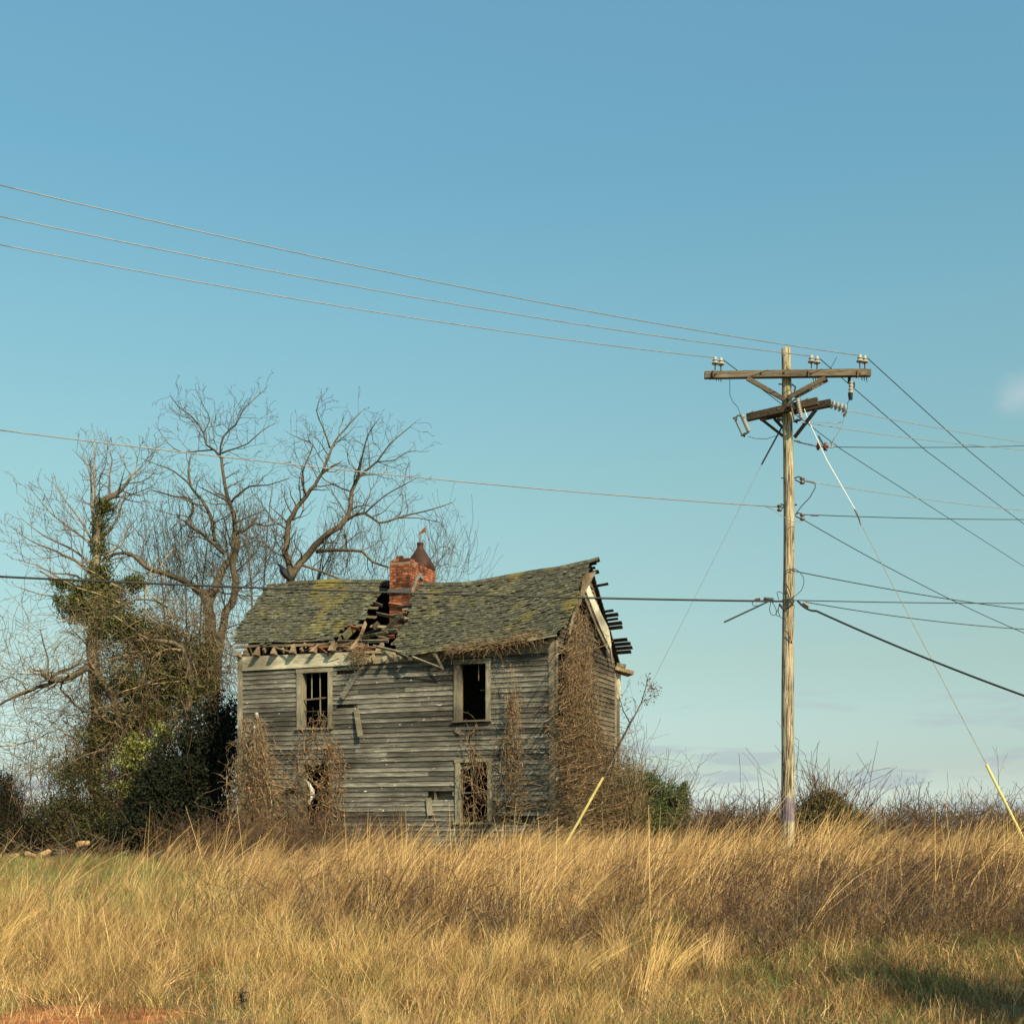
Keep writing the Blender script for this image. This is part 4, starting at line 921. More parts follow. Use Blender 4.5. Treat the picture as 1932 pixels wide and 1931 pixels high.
loop([(1040, 460, Y0), (1090, 490, Y0), (1130, 560, Y0), (1155, 640, Y0), (1165, 700, Y0)], 'cable curving down the pole face above the tangle', .009)
loop([(1165, 720, Y0), (1080, 665, Y0), (1010, 615, Y0), (960, 605, Y1), (950, 640, Y1), (975, 725, Y1)], 'small loop of cable poking left above the tangle')
loop([(850, 770, Y1), (830, 870, Y1), (845, 945, Y1), (890, 975, Y1), (930, 950, Y1), (985, 820, Y0)], 'round loop of cable hanging left of the tangle')
loop([(980, 800, Y1), (965, 900, Y1), (980, 960, Y1), (1010, 1010, Y0), (1050, 1030, Y0), (1100, 990, Y0), (1105, 920, Y0), (1060, 880, Y0)], 'loop of cable lying on the pole below the tangle')
loop([(870, 760, Y0), (930, 880, Y0), (935, 960, Y0), (960, 990, Y0), (990, 980, Y0)], 'ragged loop of cable hanging beside the pole edge')
loop([(1030, 740, Y0), (1090, 720, Y0), (1160, 740, Y0), (1090, 820, Y0), (1040, 870, Y0), (990, 800, Y0), (1060, 860, Y0), (1190, 790, Y0), (1190, 720, Y0), (1130, 760, Y0), (1040, 900, Y0)], 'dense black cable tangle tied round the pole', .016)
loop([(1185, 790, Y0), (1215, 830, Y1), (1210, 880, Y1), (1200, 915, Y1)], 'hook of cable curling down the right edge of the pole', .008)
loop([(560, 735, 22.1), (560, 800, 22.1), (590, 825, 22.1), (680, 815, 22.15), (760, 775, 22.2)], 'angular cable loop under the thick cable left of the pole')
loop([(1040, 1000, Y0), (1090, 1080, Y0), (1080, 1160, Y0), (1040, 1180, Y0)], 'thin cable curving on the pole below the loops')
loop([(1040, 1190, Y0), (1110, 1250, Y0), (1160, 1350, Y0), (1190, 1460, Y1)], 'cable curving down to the right edge of the pole below the tangle', .008)
for x_, w_ in ((620, .05), (660, .04), (785, .04), (830, .07), (890, .06), (930, .05)):
    pass
MB().tube([W(1441, 1129, 22.2) - PB, W(1459, 1132, 22.2) - PB], [.03, .04], 8).build('cable_clamp', M['black'], pole)
MB().tube([W(1424, 1131, 22.15) - PB, W(1434, 1130, 22.15) - PB], [.02, .026], 8).build('cable_clamp', M['rusty_hw'], pole)
MB().tube([W(1515, 1137, 22.15) - PB, W(1526, 1144, 22.15) - PB], [.03, .035], 8).build('cable_clamp', M['metal'], pole)
# guy wires with yellow guards
g1 = empty('guy_wire', W(1030, 1655, 24.0), 0, label='left guy wire passing before the house, with a yellow guard on its lower end', cat='guy wire', group='guy wires bracing the pole')
B1 = Vector(g1.location)
def gl(x, y, Y, B): return W(x, y, Y) - B
MB().tube([gl(1477, 802, 22.3, B1), gl(1437, 876, 22.6, B1)], .014, 6).build('guy_grip', M['wire'], g1)
MB().tube([gl(1437, 876, 22.6, B1), gl(1240, 1268, 23.35, B1), gl(1138, 1470, 23.7, B1)], .0035, 6).build('wire_strand', M['wire_bright'], g1)
MB().tube([gl(1138, 1466, 23.7, B1), gl(1090, 1552, 23.85, B1), gl(1033, 1650, 24, B1)], .024, 8).build('guy_guard', M['yellow'], g1)
B2 = W(1978, 1676, 20.8); g2_ = empty('guy_wire', B2, 0, label='right guy wire with white rod at its top and yellow guard at the right edge', cat='guy wire', group='guy wires bracing the pole')
MB().tube([gl(1509, 748, 22.3, B2), gl(1524, 790, 22.2, B2), gl(1560, 868, 22.1, B2), gl(1614, 962, 21.95, B2)], .0075, 8).build('fibreglass_rod', M['fibre'], g2_)
MB().tube([gl(1544, 822, 22.15, B2), gl(1560, 850, 22.1, B2)], .016, 6).build('rod_wrap', M['black'], g2_)
MB().tube([gl(1612, 960, 21.95, B2), gl(1620, 975, 21.9, B2), gl(1624, 990, 21.9, B2)], [.013, .018, .009], 8).build('rod_fitting', M['metal'], g2_)
MB().tube([gl(1622, 983, 21.9, B2), gl(1862, 1443, 21.2, B2)], .0065, 6).build('wire_strand', M['wire_pale'], g2_)
MB().tube([gl(1861, 1442, 21.2, B2), gl(1935, 1590, 20.9, B2), gl(1978, 1676, 20.8, B2)], .024, 8).build('guy_guard', M['yellow'], g2_)

# ------------------------------------------------------------------ trees
def rv(): return Vector((random.gauss(0, 1), random.gauss(0, 1), random.gauss(0, 1)))
def grow(S, p, d, Ln, r, lvl, curl=.22, trop=.06, step=.22, kids=1.0, rmin=.006, ang=.9, taper=.75):
    n_ = max(3, int(Ln/step)); l = Ln/n_
    for k in range(n_):
        s = k/n_; d = (d + rv()*curl*.55 + Vector((0, 0, trop))).normalized(); q = p + d*l
        ra = max(rmin, r*(1-taper*s)); rb_ = max(rmin*.8, r*(1-taper*(s+1/n_))); S.append((*p, *q, ra, rb_))
        if lvl > 0 and k > 0 and random.random() < kids*(.75 if lvl > 1 else .6):
            a = rv(); a = (a - d*a.dot(d)).normalized(); nd = (d*random.uniform(.4, 1.1)*1/ang + a*random.uniform(.6, 1.1)).normalized()
            grow(S, q, nd, Ln*random.uniform(.3, .62)*(1 - .35*s), max(rmin, ra*.62), lvl-1, curl*1.1, trop, step*.85, kids, rmin, ang, taper)
        p = q
    return
def tree(name, label, Y, limbs, cat='tree', group=None, bark='bark', twig='twig', spawn=1.1, Lk=2.0, lvl=3, rmin=.0075, scale=1.0, off=(270.5, 711, .32), up=.05, curl=.24, base=None, kids=1.0, lmul=1.0):
    ox, oy, s_ = off
    first = [(ox + x*s_, oy + y*s_) for x, y in limbs[0][0]]
    b0 = W(first[0][0], first[0][1], Y); B = Vector((b0.x, Y, 0)) if base is None else Vector(base)
    root = empty(name, B, 0, label=label, cat=cat, group=group)
    tm = MB(); S = []; seen = []
    for li, (pts, r0, r1) in enumerate(limbs):
        dy = random.uniform(-1, 1)*(0 if li == 0 else 1.0); P_ = []
        Ys = min(seen, key=lambda q: (q[0]-pts[0][0])**2 + (q[1]-pts[0][1])**2)[2] if seen else Y      # a limb starts at the depth of the one it leaves
        for k, (x, y) in enumerate(pts): yk = Ys + dy*k/len(pts)*1.3; P_.append(W(ox+x*s_, oy+y*s_, yk) - B); seen.append((x, y, yk))
        for (x, y), (x2, y2), a_, b_ in zip(pts, pts[1:], seen[-len(pts):], seen[-len(pts)+1:]): seen += [(x+(x2-x)*t, y+(y2-y)*t, a_[2]+(b_[2]-a_[2])*t) for t in (.25, .5, .75)]
        # smooth the limb
        q = []; rr_ = []
        for i in range(len(P_)-1):
            p0, p1, p2, p3 = P_[max(i-1, 0)], P_[i], P_[i+1], P_[min(i+2, len(P_)-1)]
            ns = max(2, int((p2-p1).length/.3))
            for k in range(ns):
                t = k/ns; q.append(.5*((2*p1) + (p2-p0)*t + (2*p0-5*p1+4*p2-p3)*t*t + (3*p1-p0-3*p2+p3)*t*t*t)); rr_.append(r0 + (r1-r0)*(i+t)/(len(P_)-1))
        q.append(P_[-1]); rr_.append(r1)
        for i in range(1, len(q)-1): q[i] = q[i] + rv()*rr_[i]*.22
        tm.tube(q, rr_, 8)
        for i in range(1, len(q)):
            seg = (q[i]-q[i-1]); m_ = min(1.0, .12/rr_[i])
            if rr_[i] < .2 and random.random() < seg.length*spawn*m_*1.6:
                d = seg.normalized(); a = rv(); a.y *= .8; a = (a - d*a.dot(d)).normalized(); nd = (d*random.uniform(.2, .9) + a).normalized(); nd.z = nd.z*.8 + .12
                rest_ = sum((q[j]-q[j-1]).length for j in range(i+1, len(q))); LL = min(Lk*random.uniform(.5, 1.2), (.28 + .50*rest_ + .40*random.random())*lmul)
                grow(S, q[i], nd.normalized(), LL, min(rr_[i]*.5, .035), lvl-1, curl, up, .17, kids, rmin)
        grow(S, q[-1], (q[-1]-q[-2]).normalized(), .22*lmul, r1*.8, max(0, lvl-2), curl, up, .10, kids, rmin)
    tm.build('trunk', M[bark], root, smooth=True); tag(seg_obj('branches', S, M[twig], root), kind='stuff')
    return root, B, len(S)
cnt = []
# the big bare tree left of the house (close view of the tree tops: 1932-scale = 270.5 + .32 x, 711 + .32 y)
def cv3(P_): return [((x*.24015-270.5)/.32, (y*.24015)/.32) for x, y in P_]      # from the other close view (0, 711, .24015)
A = [([(385, 2780), (395, 2300), (400, 1900), (395, 1500), (385, 1330), (372, 1270)], .26, .17),
     (cv3([(1650, 1720), (1720, 1600), (1760, 1480), (1830, 1400), (1840, 1290), (1850, 1150), (1810, 1000), (1770, 880), (1740, 640)]), .15, .05),
     (cv3([(1650, 1720), (1500, 1640), (1350, 1560), (1150, 1490), (1050, 1400), (900, 1390), (700, 1490)]), .13, .04),
     (cv3([(1760, 1380), (1680, 1300), (1590, 1230), (1480, 1150), (1510, 1060), (1500, 960), (1380, 940), (1200, 890)]), .085, .02),
     (cv3([(1690, 1290), (1650, 1080), (1580, 960), (1500, 860), (1480, 740), (1490, 650)]), .07, .03),
     (cv3([(1740, 640), (1690, 580), (1620, 530), (1600, 440), (1540, 350), (1480, 290), (1400, 230), (1340, 150)]), .045, .012),
     (cv3([(1730, 620), (1750, 470), (1850, 380), (1910, 260), (1990, 180), (2080, 100)]), .035, .012),
     (cv3([(1740, 600), (1850, 560), (1950, 520), (2060, 420), (2150, 370)]), .035, .012),
     (cv3([(1810, 1000), (1760, 960), (1640, 900), (1560, 860)]), .04, .015),
     (cv3([(1820, 980), (1880, 920), (1960, 860), (2100, 850), (2260, 800)]), .045, .014),
     (cv3([(1850, 1230), (1930, 1200), (2000, 1150), (2080, 1170), (2200, 1150)]), .06, .02),
     (cv3([(1470, 1150), (1420, 1120), (1340, 1200)]), .045, .015),
     (cv3([(1500, 860), (1420, 780), (1330, 720), (1240, 690), (1120, 640)]), .035, .012),
     (cv3([(1600, 440), (1650, 330), (1600, 230), (1540, 100)]), .022, .009),
     (cv3([(1680, 570), (1560, 580), (1430, 590), (1320, 520), (1240, 400)]), .03, .01),
     ([(400, 2300), (430, 1800), (470, 1449), (530, 1300), (545, 1200), (530, 1100), (560, 960)], .16, .11)]
cnt.append(tree('bare_tree', 'tall bare tree with crooked grey limbs just left of the house', 46, A, spawn=7.0, Lk=1.9, curl=.36, rmin=.0065, group='leafless trees behind the house', kids=.92)[2])
Bt = [([(860, 2500), (862, 1900), (868, 1500), (868, 1200)], .22, .17),
      ([(868, 1200), (850, 1090), (835, 1030), (850, 960), (862, 850), (900, 780), (960, 700), (1010, 640), (1050, 570), (1090, 540), (1150, 510)], .13, .03),
      ([(868, 1190), (930, 1090), (1010, 1000), (1100, 920), (1190, 850), (1215, 780), (1230, 680), (1260, 610), (1300, 560), (1380, 500), (1450, 400), (1600, 270)], .14, .012),
      ([(1195, 845), (1300, 800), (1390, 860), (1500, 830), (1700, 780), (1820, 740)], .06, .012),
      ([(1020, 1030), (1150, 1020), (1290, 1030), (1350, 1090), (1440, 1120)], .07, .03),
      ([(940, 1110), (1060, 1150), (1170, 1200)], .05, .03),
      ([(1055, 565), (1110, 420), (1150, 350), (1230, 260), (1300, 190)], .05, .011),
      ([(960, 700), (935, 600), (960, 500), (1000, 400), (940, 370), (870, 340)], .04, .01),
      ([(1100, 420), (1060, 300), (1020, 200), (1050, 110)], .03, .009),
      ([(1250, 620), (1290, 480), (1320, 350), (1380, 260)], .04, .01),
      ([(1380, 500), (1480, 490), (1560, 440), (1640, 440)], .025, .009),
      ([(1310, 800), (1420, 700), (1530, 640), (1600, 600)], .03, .009),
      ([(860, 870), (790, 800), (740, 760)], .03, .012),
      ([(1500, 830), (1620, 830), (1760, 860)], .025, .009),
      ([(1188, 925), (1196, 960), (1198, 1010)], .05, .012)]
cnt.append(tree('bare_tree', 'spreading bare tree rising behind the left half of the roof', 45, Bt, spawn=6.6, Lk=1.9, curl=.34, rmin=.0065, group='leafless trees behind the house', kids=.95)[2])
# slender saplings between and beside the big trees
for k, (x0, x1, y1, Y_, r_, lb) in enumerate([(640, 590, 700, 44, .05, 'thin dark sapling rising between the two big bare trees'), (700, 760, 640, 48, .04, 'thin sapling leaning right behind the left end of the roof'), (1000, 1110, 860, 48, .06, 'multi stemmed bare sapling behind the roof ridge left of the chimney'),
                                        (250, 210, 760, 47, .04, 'thin straight sapling left of the tall bare tree'), (120, 60, 850, 48, .04, 'thin sapling behind the ivy covered tree, right of it'), (330, 420, 780, 49, .04, 'thin sapling behind the fork of the tall bare tree'), (1620, 1800, 1010, 60, .05, 'bare tree top showing to the right of the chimneys')]):
    L_ = [([(x0, 2600), (x0+5, 1500), (x0*.6+x1*.4, (1200+y1)/2+80), (x1, y1)], r_, .012)]
    if k in (2, 6): L_ += [([(x0+5, 1500), (x0+30, 1200), (x0+130, 1000), (x1+60, y1+40)], r_*.7, .01), ([(x0+5, 1450), (x0+10, 1250), (x0-30, 1000)], r_*.6, .01)]
    tree('bare_sapling', lb, Y_, L_, spawn=1.7, Lk=1.9, twig='twig', group='leafless trees behind the house', up=.16, curl=.16, kids=.8, lvl=3)
# ivy covered tree on the left
Ct = [([(740, 3450), (745, 2600), (740, 1931), (750, 1500), (770, 1200), (800, 1000), (900, 920), (960, 880), (1030, 780), (1120, 700)], .24, .012),
      ([(745, 1300), (720, 1000), (720, 850), (690, 700), (600, 600)], .06, .01), ([(760, 1100), (740, 800), (745, 620), (740, 500)], .05, .01),
      ([(860, 940), (860, 780), (880, 650), (840, 520)], .04, .01), ([(960, 880), (1050, 760), (1080, 640), (1040, 560)], .03, .01),
      ([(745, 1600), (650, 1480), (500, 1400), (400, 1350), (250, 1290), (90, 1180)], .06, .01), ([(750, 1450), (700, 1300), (500, 1150), (380, 1050), (260, 900)], .05, .01),
      ([(760, 1350), (650, 1150), (520, 980), (430, 840)], .045, .01), ([(755, 1500), (560, 1350), (350, 1250), (180, 1120)], .045, .01),
      ([(745, 1700), (600, 1560), (430, 1540), (320, 1490)], .05, .015), ([(740, 1750), (500, 1600), (300, 1480), (110, 1430)], .04, .01),
      ([(745, 1850), (520, 1750), (300, 1700), (140, 1650)], .04, .01), ([(770, 1300), (900, 1150), (960, 1000), (990, 900)], .05, .015),
      ([(780, 1400), (950, 1330), (1000, 1200), (1060, 1130)], .05, .012)]
r_, B_, n_ = tree('ivy_covered_tree', 'pale twigged tree with a dark column of ivy up its trunk at far left', 42, Ct, spawn=5.0, Lk=1.5, twig='pale_twig', bark='pale_bark', lmul=1.3, off=(0, 711, .24015), up=.12, curl=.2, group=None, kids=1.05)
cnt.append(n_)
def wl(x, y, Y): p = W(x, y, Y) - B_; return (p.x, p.y, p.z)
def r3(a, c=None): return (a, (c or a), a)
blobs = [(wl(197, 955, 42), (.42, .4, .36)), (wl(188, 990, 42), (.38, .38, .5)), (wl(186, 1030, 42), (.36, .36, .6)), (wl(188, 1070, 42), (.5, .5, .5)), (wl(195, 1100, 42), (.7, .6, .5)), (wl(200, 1125, 42), (1.0, .8, .55)),
         (wl(150, 1110, 41.6), (.8, .5, .28)), (wl(115, 1100, 41.6), (.45, .4, .2)), (wl(255, 1100, 41.5), (.5, .5, .35)), (wl(140, 1135, 41.5), (.5, .5, .5)), (wl(175, 1150, 41.6), (1.1, .8, .6)), (wl(110, 1135, 41.5), (.22, .3, .35))]
blobs = [(c_, tuple(q*(.95 if c_[2] > 8.2 else 1.1) for q in rr2)) for c_, rr2 in blobs]
leaf_obj('ivy', blob_points(blobs, 30000, .05, .38, 2.2), .085, M['ivy'], r_)

# arching vine laden trees in front of the ivy tree (close view: 0, 1120.5, .28)
Dt = [([(1275, 1750), (1275, 1200), (1265, 850), (1290, 650), (1290, 560), (1265, 450), (1240, 380), (1180, 330), (1000, 305), (900, 320)], .13, .05),
      ([(1000, 1600), (900, 1100), (800, 850), (760, 700), (700, 600), (600, 490)], .13, .10), ([(610, 480), (480, 560), (330, 580), (280, 510)], .11, .05), ([(400, 570), (330, 600), (180, 660), (90, 690), (0, 745)], .07, .03),
      ([(820, 860), (780, 790), (700, 770), (560, 790), (470, 700), (410, 640), (430, 580)], .06, .025), ([(1130, 90), (1050, 45), (930, 35), (830, 70), (730, 110)], .03, .02),
      ([(600, 490), (700, 330), (640, 220), (600, 130), (480, 90)], .04, .015), ([(900, 850), (1080, 770), (1240, 700), (1340, 620), (1440, 560)], .03, .012),
      ([(760, 950), (700, 1040), (560, 1090), (420, 1170)], .03, .012), ([(320, 590), (400, 520), (520, 480), (560, 400)], .05, .015), ([(330, 580), (320, 430), (290, 330), (270, 240)], .03, .01),
      ([(180, 660), (150, 600), (80, 560), (0, 590)], .025, .01), ([(900, 330), (880, 420), (930, 560), (1000, 570)], .03, .02)]
r2_, B2_, n_ = tree('bare_tree', 'crooked low tree with long dark horizontal limb reaching the left edge', 39, Dt, spawn=3.4, Lk=1.4, twig='tan_twig', off=(0, 1120.5, .28), curl=.36, up=.0, kids=1.0, rmin=.006)
cnt.append(n_)
def tangle(S, blobs, n_, L0, L1, r, droop=-.05, curl=.3, ymul=1.0):
    vol = np.array([b[1][0]*b[1][2]*b[1][1] for b in blobs])**.7; vol /= vol.sum()
    for k in range(n_):
        c, rr_ = blobs[rng.choice(len(blobs), p=vol)]; d = rv().normalized()*(random.random()**.4)
        p = Vector(c) + Vector((d.x*rr_[0], d.y*rr_[1], d.z*rr_[2]))
        if mnoise.noise(p*1.1) < -.22: continue
        d = rv().normalized(); Ln = random.uniform(L0, L1); ns = max(3, int(Ln/.14)); w0 = random.uniform(-.1, .1)
        for i in range(ns):
            d = (d + rv()*curl*.5 + Vector((w0, 0, droop))).normalized(); q = p + d*(Ln/ns)
            if q.z < .02: break
            S.append((*p, *q, r, r*.85)); p = q
def wb(x, y, Y, rx, ry, rz): p = W(x, y, Y); return ((p.x, p.y, p.z), (rx, ry, rz))
# dense tangle of vines draped over the small trees: one mass
S = []
bl = [wb(260, 1180, 40, 2.0, 1.2, 1.1), wb(330, 1230, 40, 1.7, 1.2, 1.5), wb(240, 1260, 39.5, 2.2, 1.2, 1.3), wb(370, 1270, 40.2, 1.2, 1.0, 1.2), wb(200, 1340, 39.8, 2.0, 1.2, 1.2), wb(270, 1350, 39.8, 1.6, 1.0, 1.0), wb(150, 1430, 39.8, 1.9, 1.2, 1.1), wb(400, 1230, 40, .8, .8, 1.6), wb(80, 1330, 40, 1.6, 1, 1.4)]
tangle(S, bl[:8], 2600, .8, 3.0, .005, -.06, .42); tangle(S, bl[:8], 800, .8, 2.4, .009, -.04, .34); tangle(S, bl[:7], 90, 1.2, 3.0, .022, .02, .24)
tangle(S, [bl[8], wb(30, 1250, 40, 1.2, 1, 1.5), wb(60, 1440, 41, 1.5, 1, 1.0)], 380, 1, 2.6, .007, .05, .3)
o = seg_obj('vine_tangle', S, M['tan_twig']); tag(o, 'dense brown mass of climbing vines over the small trees left of the house', 'vines', kind='stuff'); cnt.append(len(S))

S = []; tangle(S, [wb(x, y, 48, 1.3, 1.5, 1.3) for x, y in ((300, 1080), (350, 1060), (400, 1100), (450, 1080), (500, 1090), (330, 1130), (280, 1030), (470, 1040), (640, 1080), (690, 1070), (840, 1080))], 1500, 1.0, 2.4, .0065, .22, .2)
tag(seg_obj('thicket', S, M['twig']), 'haze of fine upright twigs between the big bare trees', 'twigs', kind='stuff'); cnt.append(len(S))
P_ = blob_points([wb(230, 1190, 39.6, 1.3, .9, .9), wb(300, 1220, 39.8, 1.2, .9, 1.0), wb(340, 1290, 39.4, 1.2, .9, 1.0), wb(250, 1290, 39.4, 1.3, .9, .9), wb(385, 1250, 40, .6, .6, 1.1), wb(210, 1380, 39.4, 1.4, .9, .9), wb(290, 1350, 39.4, 1.2, .9, .8), wb(150, 1450, 39.4, 1.0, .8, .7)], 52000, .1, .42, 1.5)
tag(leaf_obj('hanging_ivy', P_, .085, M['ivy']), 'olive ivy leaves scattered through the vine mass left of the house', 'ivy', kind='stuff')
# evergreen shrubs
def shrub(name, label, blobs, n_, size, mt, cat='shrub', group=None, stem='stalk', hollow=.35, gap=.36, freq=1.2, twn=250, tw='weed', twl=1.0, aspect=.5):
    c = Vector(blobs[0][0]); B = Vector((c.x, c.y, gz(c.x, c.y))); root = empty(name, B, 0, label=label, cat=cat, group=group)
    lb_ = [((b[0][0]-B.x, b[0][1]-B.y, b[0][2]-B.z), b[1]) for b in blobs]
    if n_: tag(leaf_obj('leaves', blob_points(lb_, n_, hollow, gap, freq), size, M[mt], root, aspect), kind='stuff')
    S = []
    for k in range(twn):
        b = random.choice(lb_); t = Vector(b[0]) + Vector([random.gauss(0, .5)*b[1][i] for i in range(3)]); s = Vector((b[0][0]*.55 + random.uniform(-.25, .25), b[0][1]*.55, 0.0))
        d = t - s; Ln = d.length
        if t.z < .1: continue
        grow(S, s + d*random.uniform(.0, .5), d.normalized(), Ln*random.uniform(.5, 1.05)*twl, .014, 1, .22, .05, .25, .5, .005)
    if S: tag(seg_obj('stems', S, M[tw], root), kind='stuff')
    return root
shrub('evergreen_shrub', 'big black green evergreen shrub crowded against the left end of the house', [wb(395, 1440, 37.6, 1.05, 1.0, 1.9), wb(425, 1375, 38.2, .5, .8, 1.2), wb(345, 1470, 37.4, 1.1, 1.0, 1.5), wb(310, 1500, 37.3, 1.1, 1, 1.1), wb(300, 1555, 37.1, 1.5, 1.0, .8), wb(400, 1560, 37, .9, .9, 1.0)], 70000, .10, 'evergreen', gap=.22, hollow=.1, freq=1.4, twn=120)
shrub('holly_shrub', 'sunlit yellow green leafed shrub standing left of the dark evergreen', [wb(262, 1415, 38.2, .75, .6, .65), wb(240, 1470, 38.2, .9, .7, .8), wb(275, 1500, 38, .7, .6, .8), wb(300, 1390, 38.4, .5, .5, .5)], 6500, .10, 'holly', gap=.5, hollow=.2, freq=1.8)
shrub('olive_shrub', 'wide olive green shrub at the foot of the vine tangle', [wb(175, 1500, 38.5, 1.4, 1.0, 1.1), wb(120, 1540, 38.5, 1.1, 1, .8), wb(230, 1545, 38, 1.2, 1, .8), wb(190, 1570, 37.8, 1.6, 1, .6)], 22000, .075, 'olive_shrub', gap=.36, freq=1.6, twn=420)
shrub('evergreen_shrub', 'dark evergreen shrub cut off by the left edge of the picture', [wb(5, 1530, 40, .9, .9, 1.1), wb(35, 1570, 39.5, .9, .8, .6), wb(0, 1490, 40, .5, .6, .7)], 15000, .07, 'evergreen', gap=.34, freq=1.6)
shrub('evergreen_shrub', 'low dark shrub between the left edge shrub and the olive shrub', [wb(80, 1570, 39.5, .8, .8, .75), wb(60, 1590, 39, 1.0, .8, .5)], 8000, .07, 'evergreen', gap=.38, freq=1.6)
for k, (x, y1, Y_, lb) in enumerate([(60, 1380, 44, 'thin bare sapling against the sky at the far left, tallest of its row'), (95, 1420, 44, 'thin bare sapling at the far left above the low dark shrub'), (25, 1400, 45, 'thin bare sapling nearest the left edge')]):
    tree('bare_sapling', lb, Y_, [([(x, 1620), (x+4, 1540), (x-3, 1470), (x+5, y1)], .03, .008)], off=(0, 0, 1), spawn=2.2, Lk=1.5, up=.2, curl=.18, group='thin bare saplings at the far left')
# right of the house: vine covered shrub, bare bush, cedar, leaning sapling
shrub('bare_bush', 'pale grey bare bush behind the right corner of the house', [wb(1210, 1475, 41, 1.0, .9, .9), wb(1185, 1455, 41, .7, .8, 1.0), wb(1250, 1510, 41, .8, .8, .6)], 0, .05, 'twig', 'bush', tw='pale_twig', twn=620, twl=.82)
shrub('brown_shrub', 'dense brown twiggy shrub with a few dark leaves beside the gable wall', [wb(1150, 1490, 34.6, .8, .6, 1.0), wb(1190, 1470, 35, .55, .6, .6), wb(1115, 1530, 33.8, .9, .5, .8), wb(1190, 1540, 34.8, .9, .7, .7), wb(1130, 1440, 35, .5, .4, .7)], 9000, .055, 'bramble_leaf', 'bush', tw='vine', twn=1500, gap=.5, twl=.62)
shrub('cedar_tree', 'small dark green cedar right of the house', [wb(1250, 1522, 36, .75, .8, .85), wb(1222, 1485, 36, .38, .4, .65), wb(1282, 1525, 36, .4, .5, .75), wb(1262, 1560, 35.5, .8, .7, .6), wb(1290, 1485, 36, .16, .2, .4)], 26000, .06, 'cedar', 'tree', gap=.40, freq=2.4, hollow=.1, twn=120)
Et = [([(1070, 1640), (1110, 1560), (1150, 1480), (1160, 1420), (1178, 1385), (1188, 1365)], .035, .02), ([(1188, 1365), (1200, 1345), (1210, 1325), (1225, 1318)], .02, .01), ([(1188, 1362), (1176, 1340), (1168, 1312)], .016, .008), ([(1210, 1325), (1216, 1305), (1222, 1285)], .014, .008)]
r_, B_, n_ = tree('leaning_sapling', 'slender sapling leaning right beside the gable with dead leaves in its top', 32.5, Et, off=(0, 0, 1), spawn=1.6, Lk=.6, lvl=3, twig='twig', up=.03, curl=.5, rmin=.006)
leaf_obj('dead_leaves', blob_points([(tuple(W(1225, 1300, 32.5)-B_), (.32, .3, .42)), (tuple(W(1178, 1325, 32.5)-B_), (.28, .3, .28)), (tuple(W(1165, 1400, 32.5)-B_), (.3, .3, .4))], 420, .1, .5, 3), .06, M['stalk'], r_)
# bramble mound behind the pole and scrub line on the right
shrub('bramble_mound', 'rounded dark bramble mound right behind the pole', [wb(1562, 1542, 25.6, .66, .7, .56), wb(1520, 1556, 25.6, .5, .6, .5), wb(1605, 1566, 25.4, .5, .6, .38), wb(1555, 1520, 25.6, .42, .5, .34)], 26000, .05, 'bramble_leaf', 'bramble', gap=.42, freq=2.2, tw='weed', twn=420, twl=1.15)
shrub('bramble_mound', 'low bramble with curling stems left of the pole foot', [wb(1450, 1560, 29, .45, .5, .45), wb(1420, 1585, 29, .6, .5, .3)], 900, .05, 'bramble_leaf', 'bramble', gap=.5, freq=2.2, tw='weed', twn=160, twl=1.25)
shrub('bramble_mound', 'dark leafy bramble at the right edge under the guy wire', [wb(1890, 1600, 24, .7, .7, .42), wb(1935, 1580, 24, .5, .6, .5), wb(1840, 1620, 24, .5, .6, .3)], 4200, .045, 'bramble_leaf', 'bramble', gap=.5, freq=2.6, tw='weed', twn=420)
sap = [(1735, 1465, 60, .05, 'twig', 'distant slender bare tree, tallest on the right horizon'), (1700, 1510, 58, .03, 'twig', 'faint bare tree left of the tallest one on the right horizon'), (1770, 1490, 62, .03, 'twig', 'faint bare tree right of the tallest one on the right horizon')]
for x, y1, Y_, r_, tw, lb in sap:
    tree('distant_tree', lb, Y_, [([(x, 1600), (x+1, 1550), (x-2, 1510), (x+1, y1+20)], r_, .012), ([(x+1, 1560), (x+10, 1520), (x+14, y1+35)], r_*.6, .01)], off=(0, 0, 1), spawn=1.5, Lk=1.5, up=.22, curl=.14, twig=tw, bark='bark', group='bare trees on the right horizon', rmin=.009)
stk_ = [(1660, 1492, 26), (1690, 1490, 26), (1700, 1498, 26), (1640, 1520, 27), (1795, 1505, 25), (1825, 1495, 25), (1830, 1520, 24), (1885, 1430, 25), (1870, 1510, 25), (1905, 1520, 24), (1765, 1530, 26), (1475, 1495, 28), (1430, 1530, 28), (1345, 1520, 30), (1395, 1505, 30), (1325, 1550, 30), (1370, 1545, 29), (1600, 1530, 27)]
wh = ['left of the mound', 'above the field']
for k, (x, y1, Y_) in enumerate(stk_):
    side = 'left' if x < 1480 else 'right'
    rk = sorted([q[0] for q in stk_ if (q[0] < 1480) == (x < 1480)]).index(x) + 1
    ordn = ['first', 'second', 'third', 'fourth', 'fifth', 'sixth', 'seventh', 'eighth', 'ninth', 'tenth', 'eleventh', 'twelfth', 'thirteenth'][rk-1]
    tree('weed_stalk', f'dry weed stalk against the sky, {ordn} from the left of those {side} of the pole', Y_, [([(x + random.uniform(-6, 6), 1665), (x+random.uniform(-4, 4), 1590), (x, (1590+y1)/2), (x+random.uniform(-3, 3), y1)], .011, .004)], off=(0, 0, 1), spawn=2.6 if k % 3 else 1.2, Lk=.55, lvl=2, up=.12, curl=.25, twig='stalk', bark='stalk', cat='weed', group='dry weed stalks along the field', rmin=.0035)
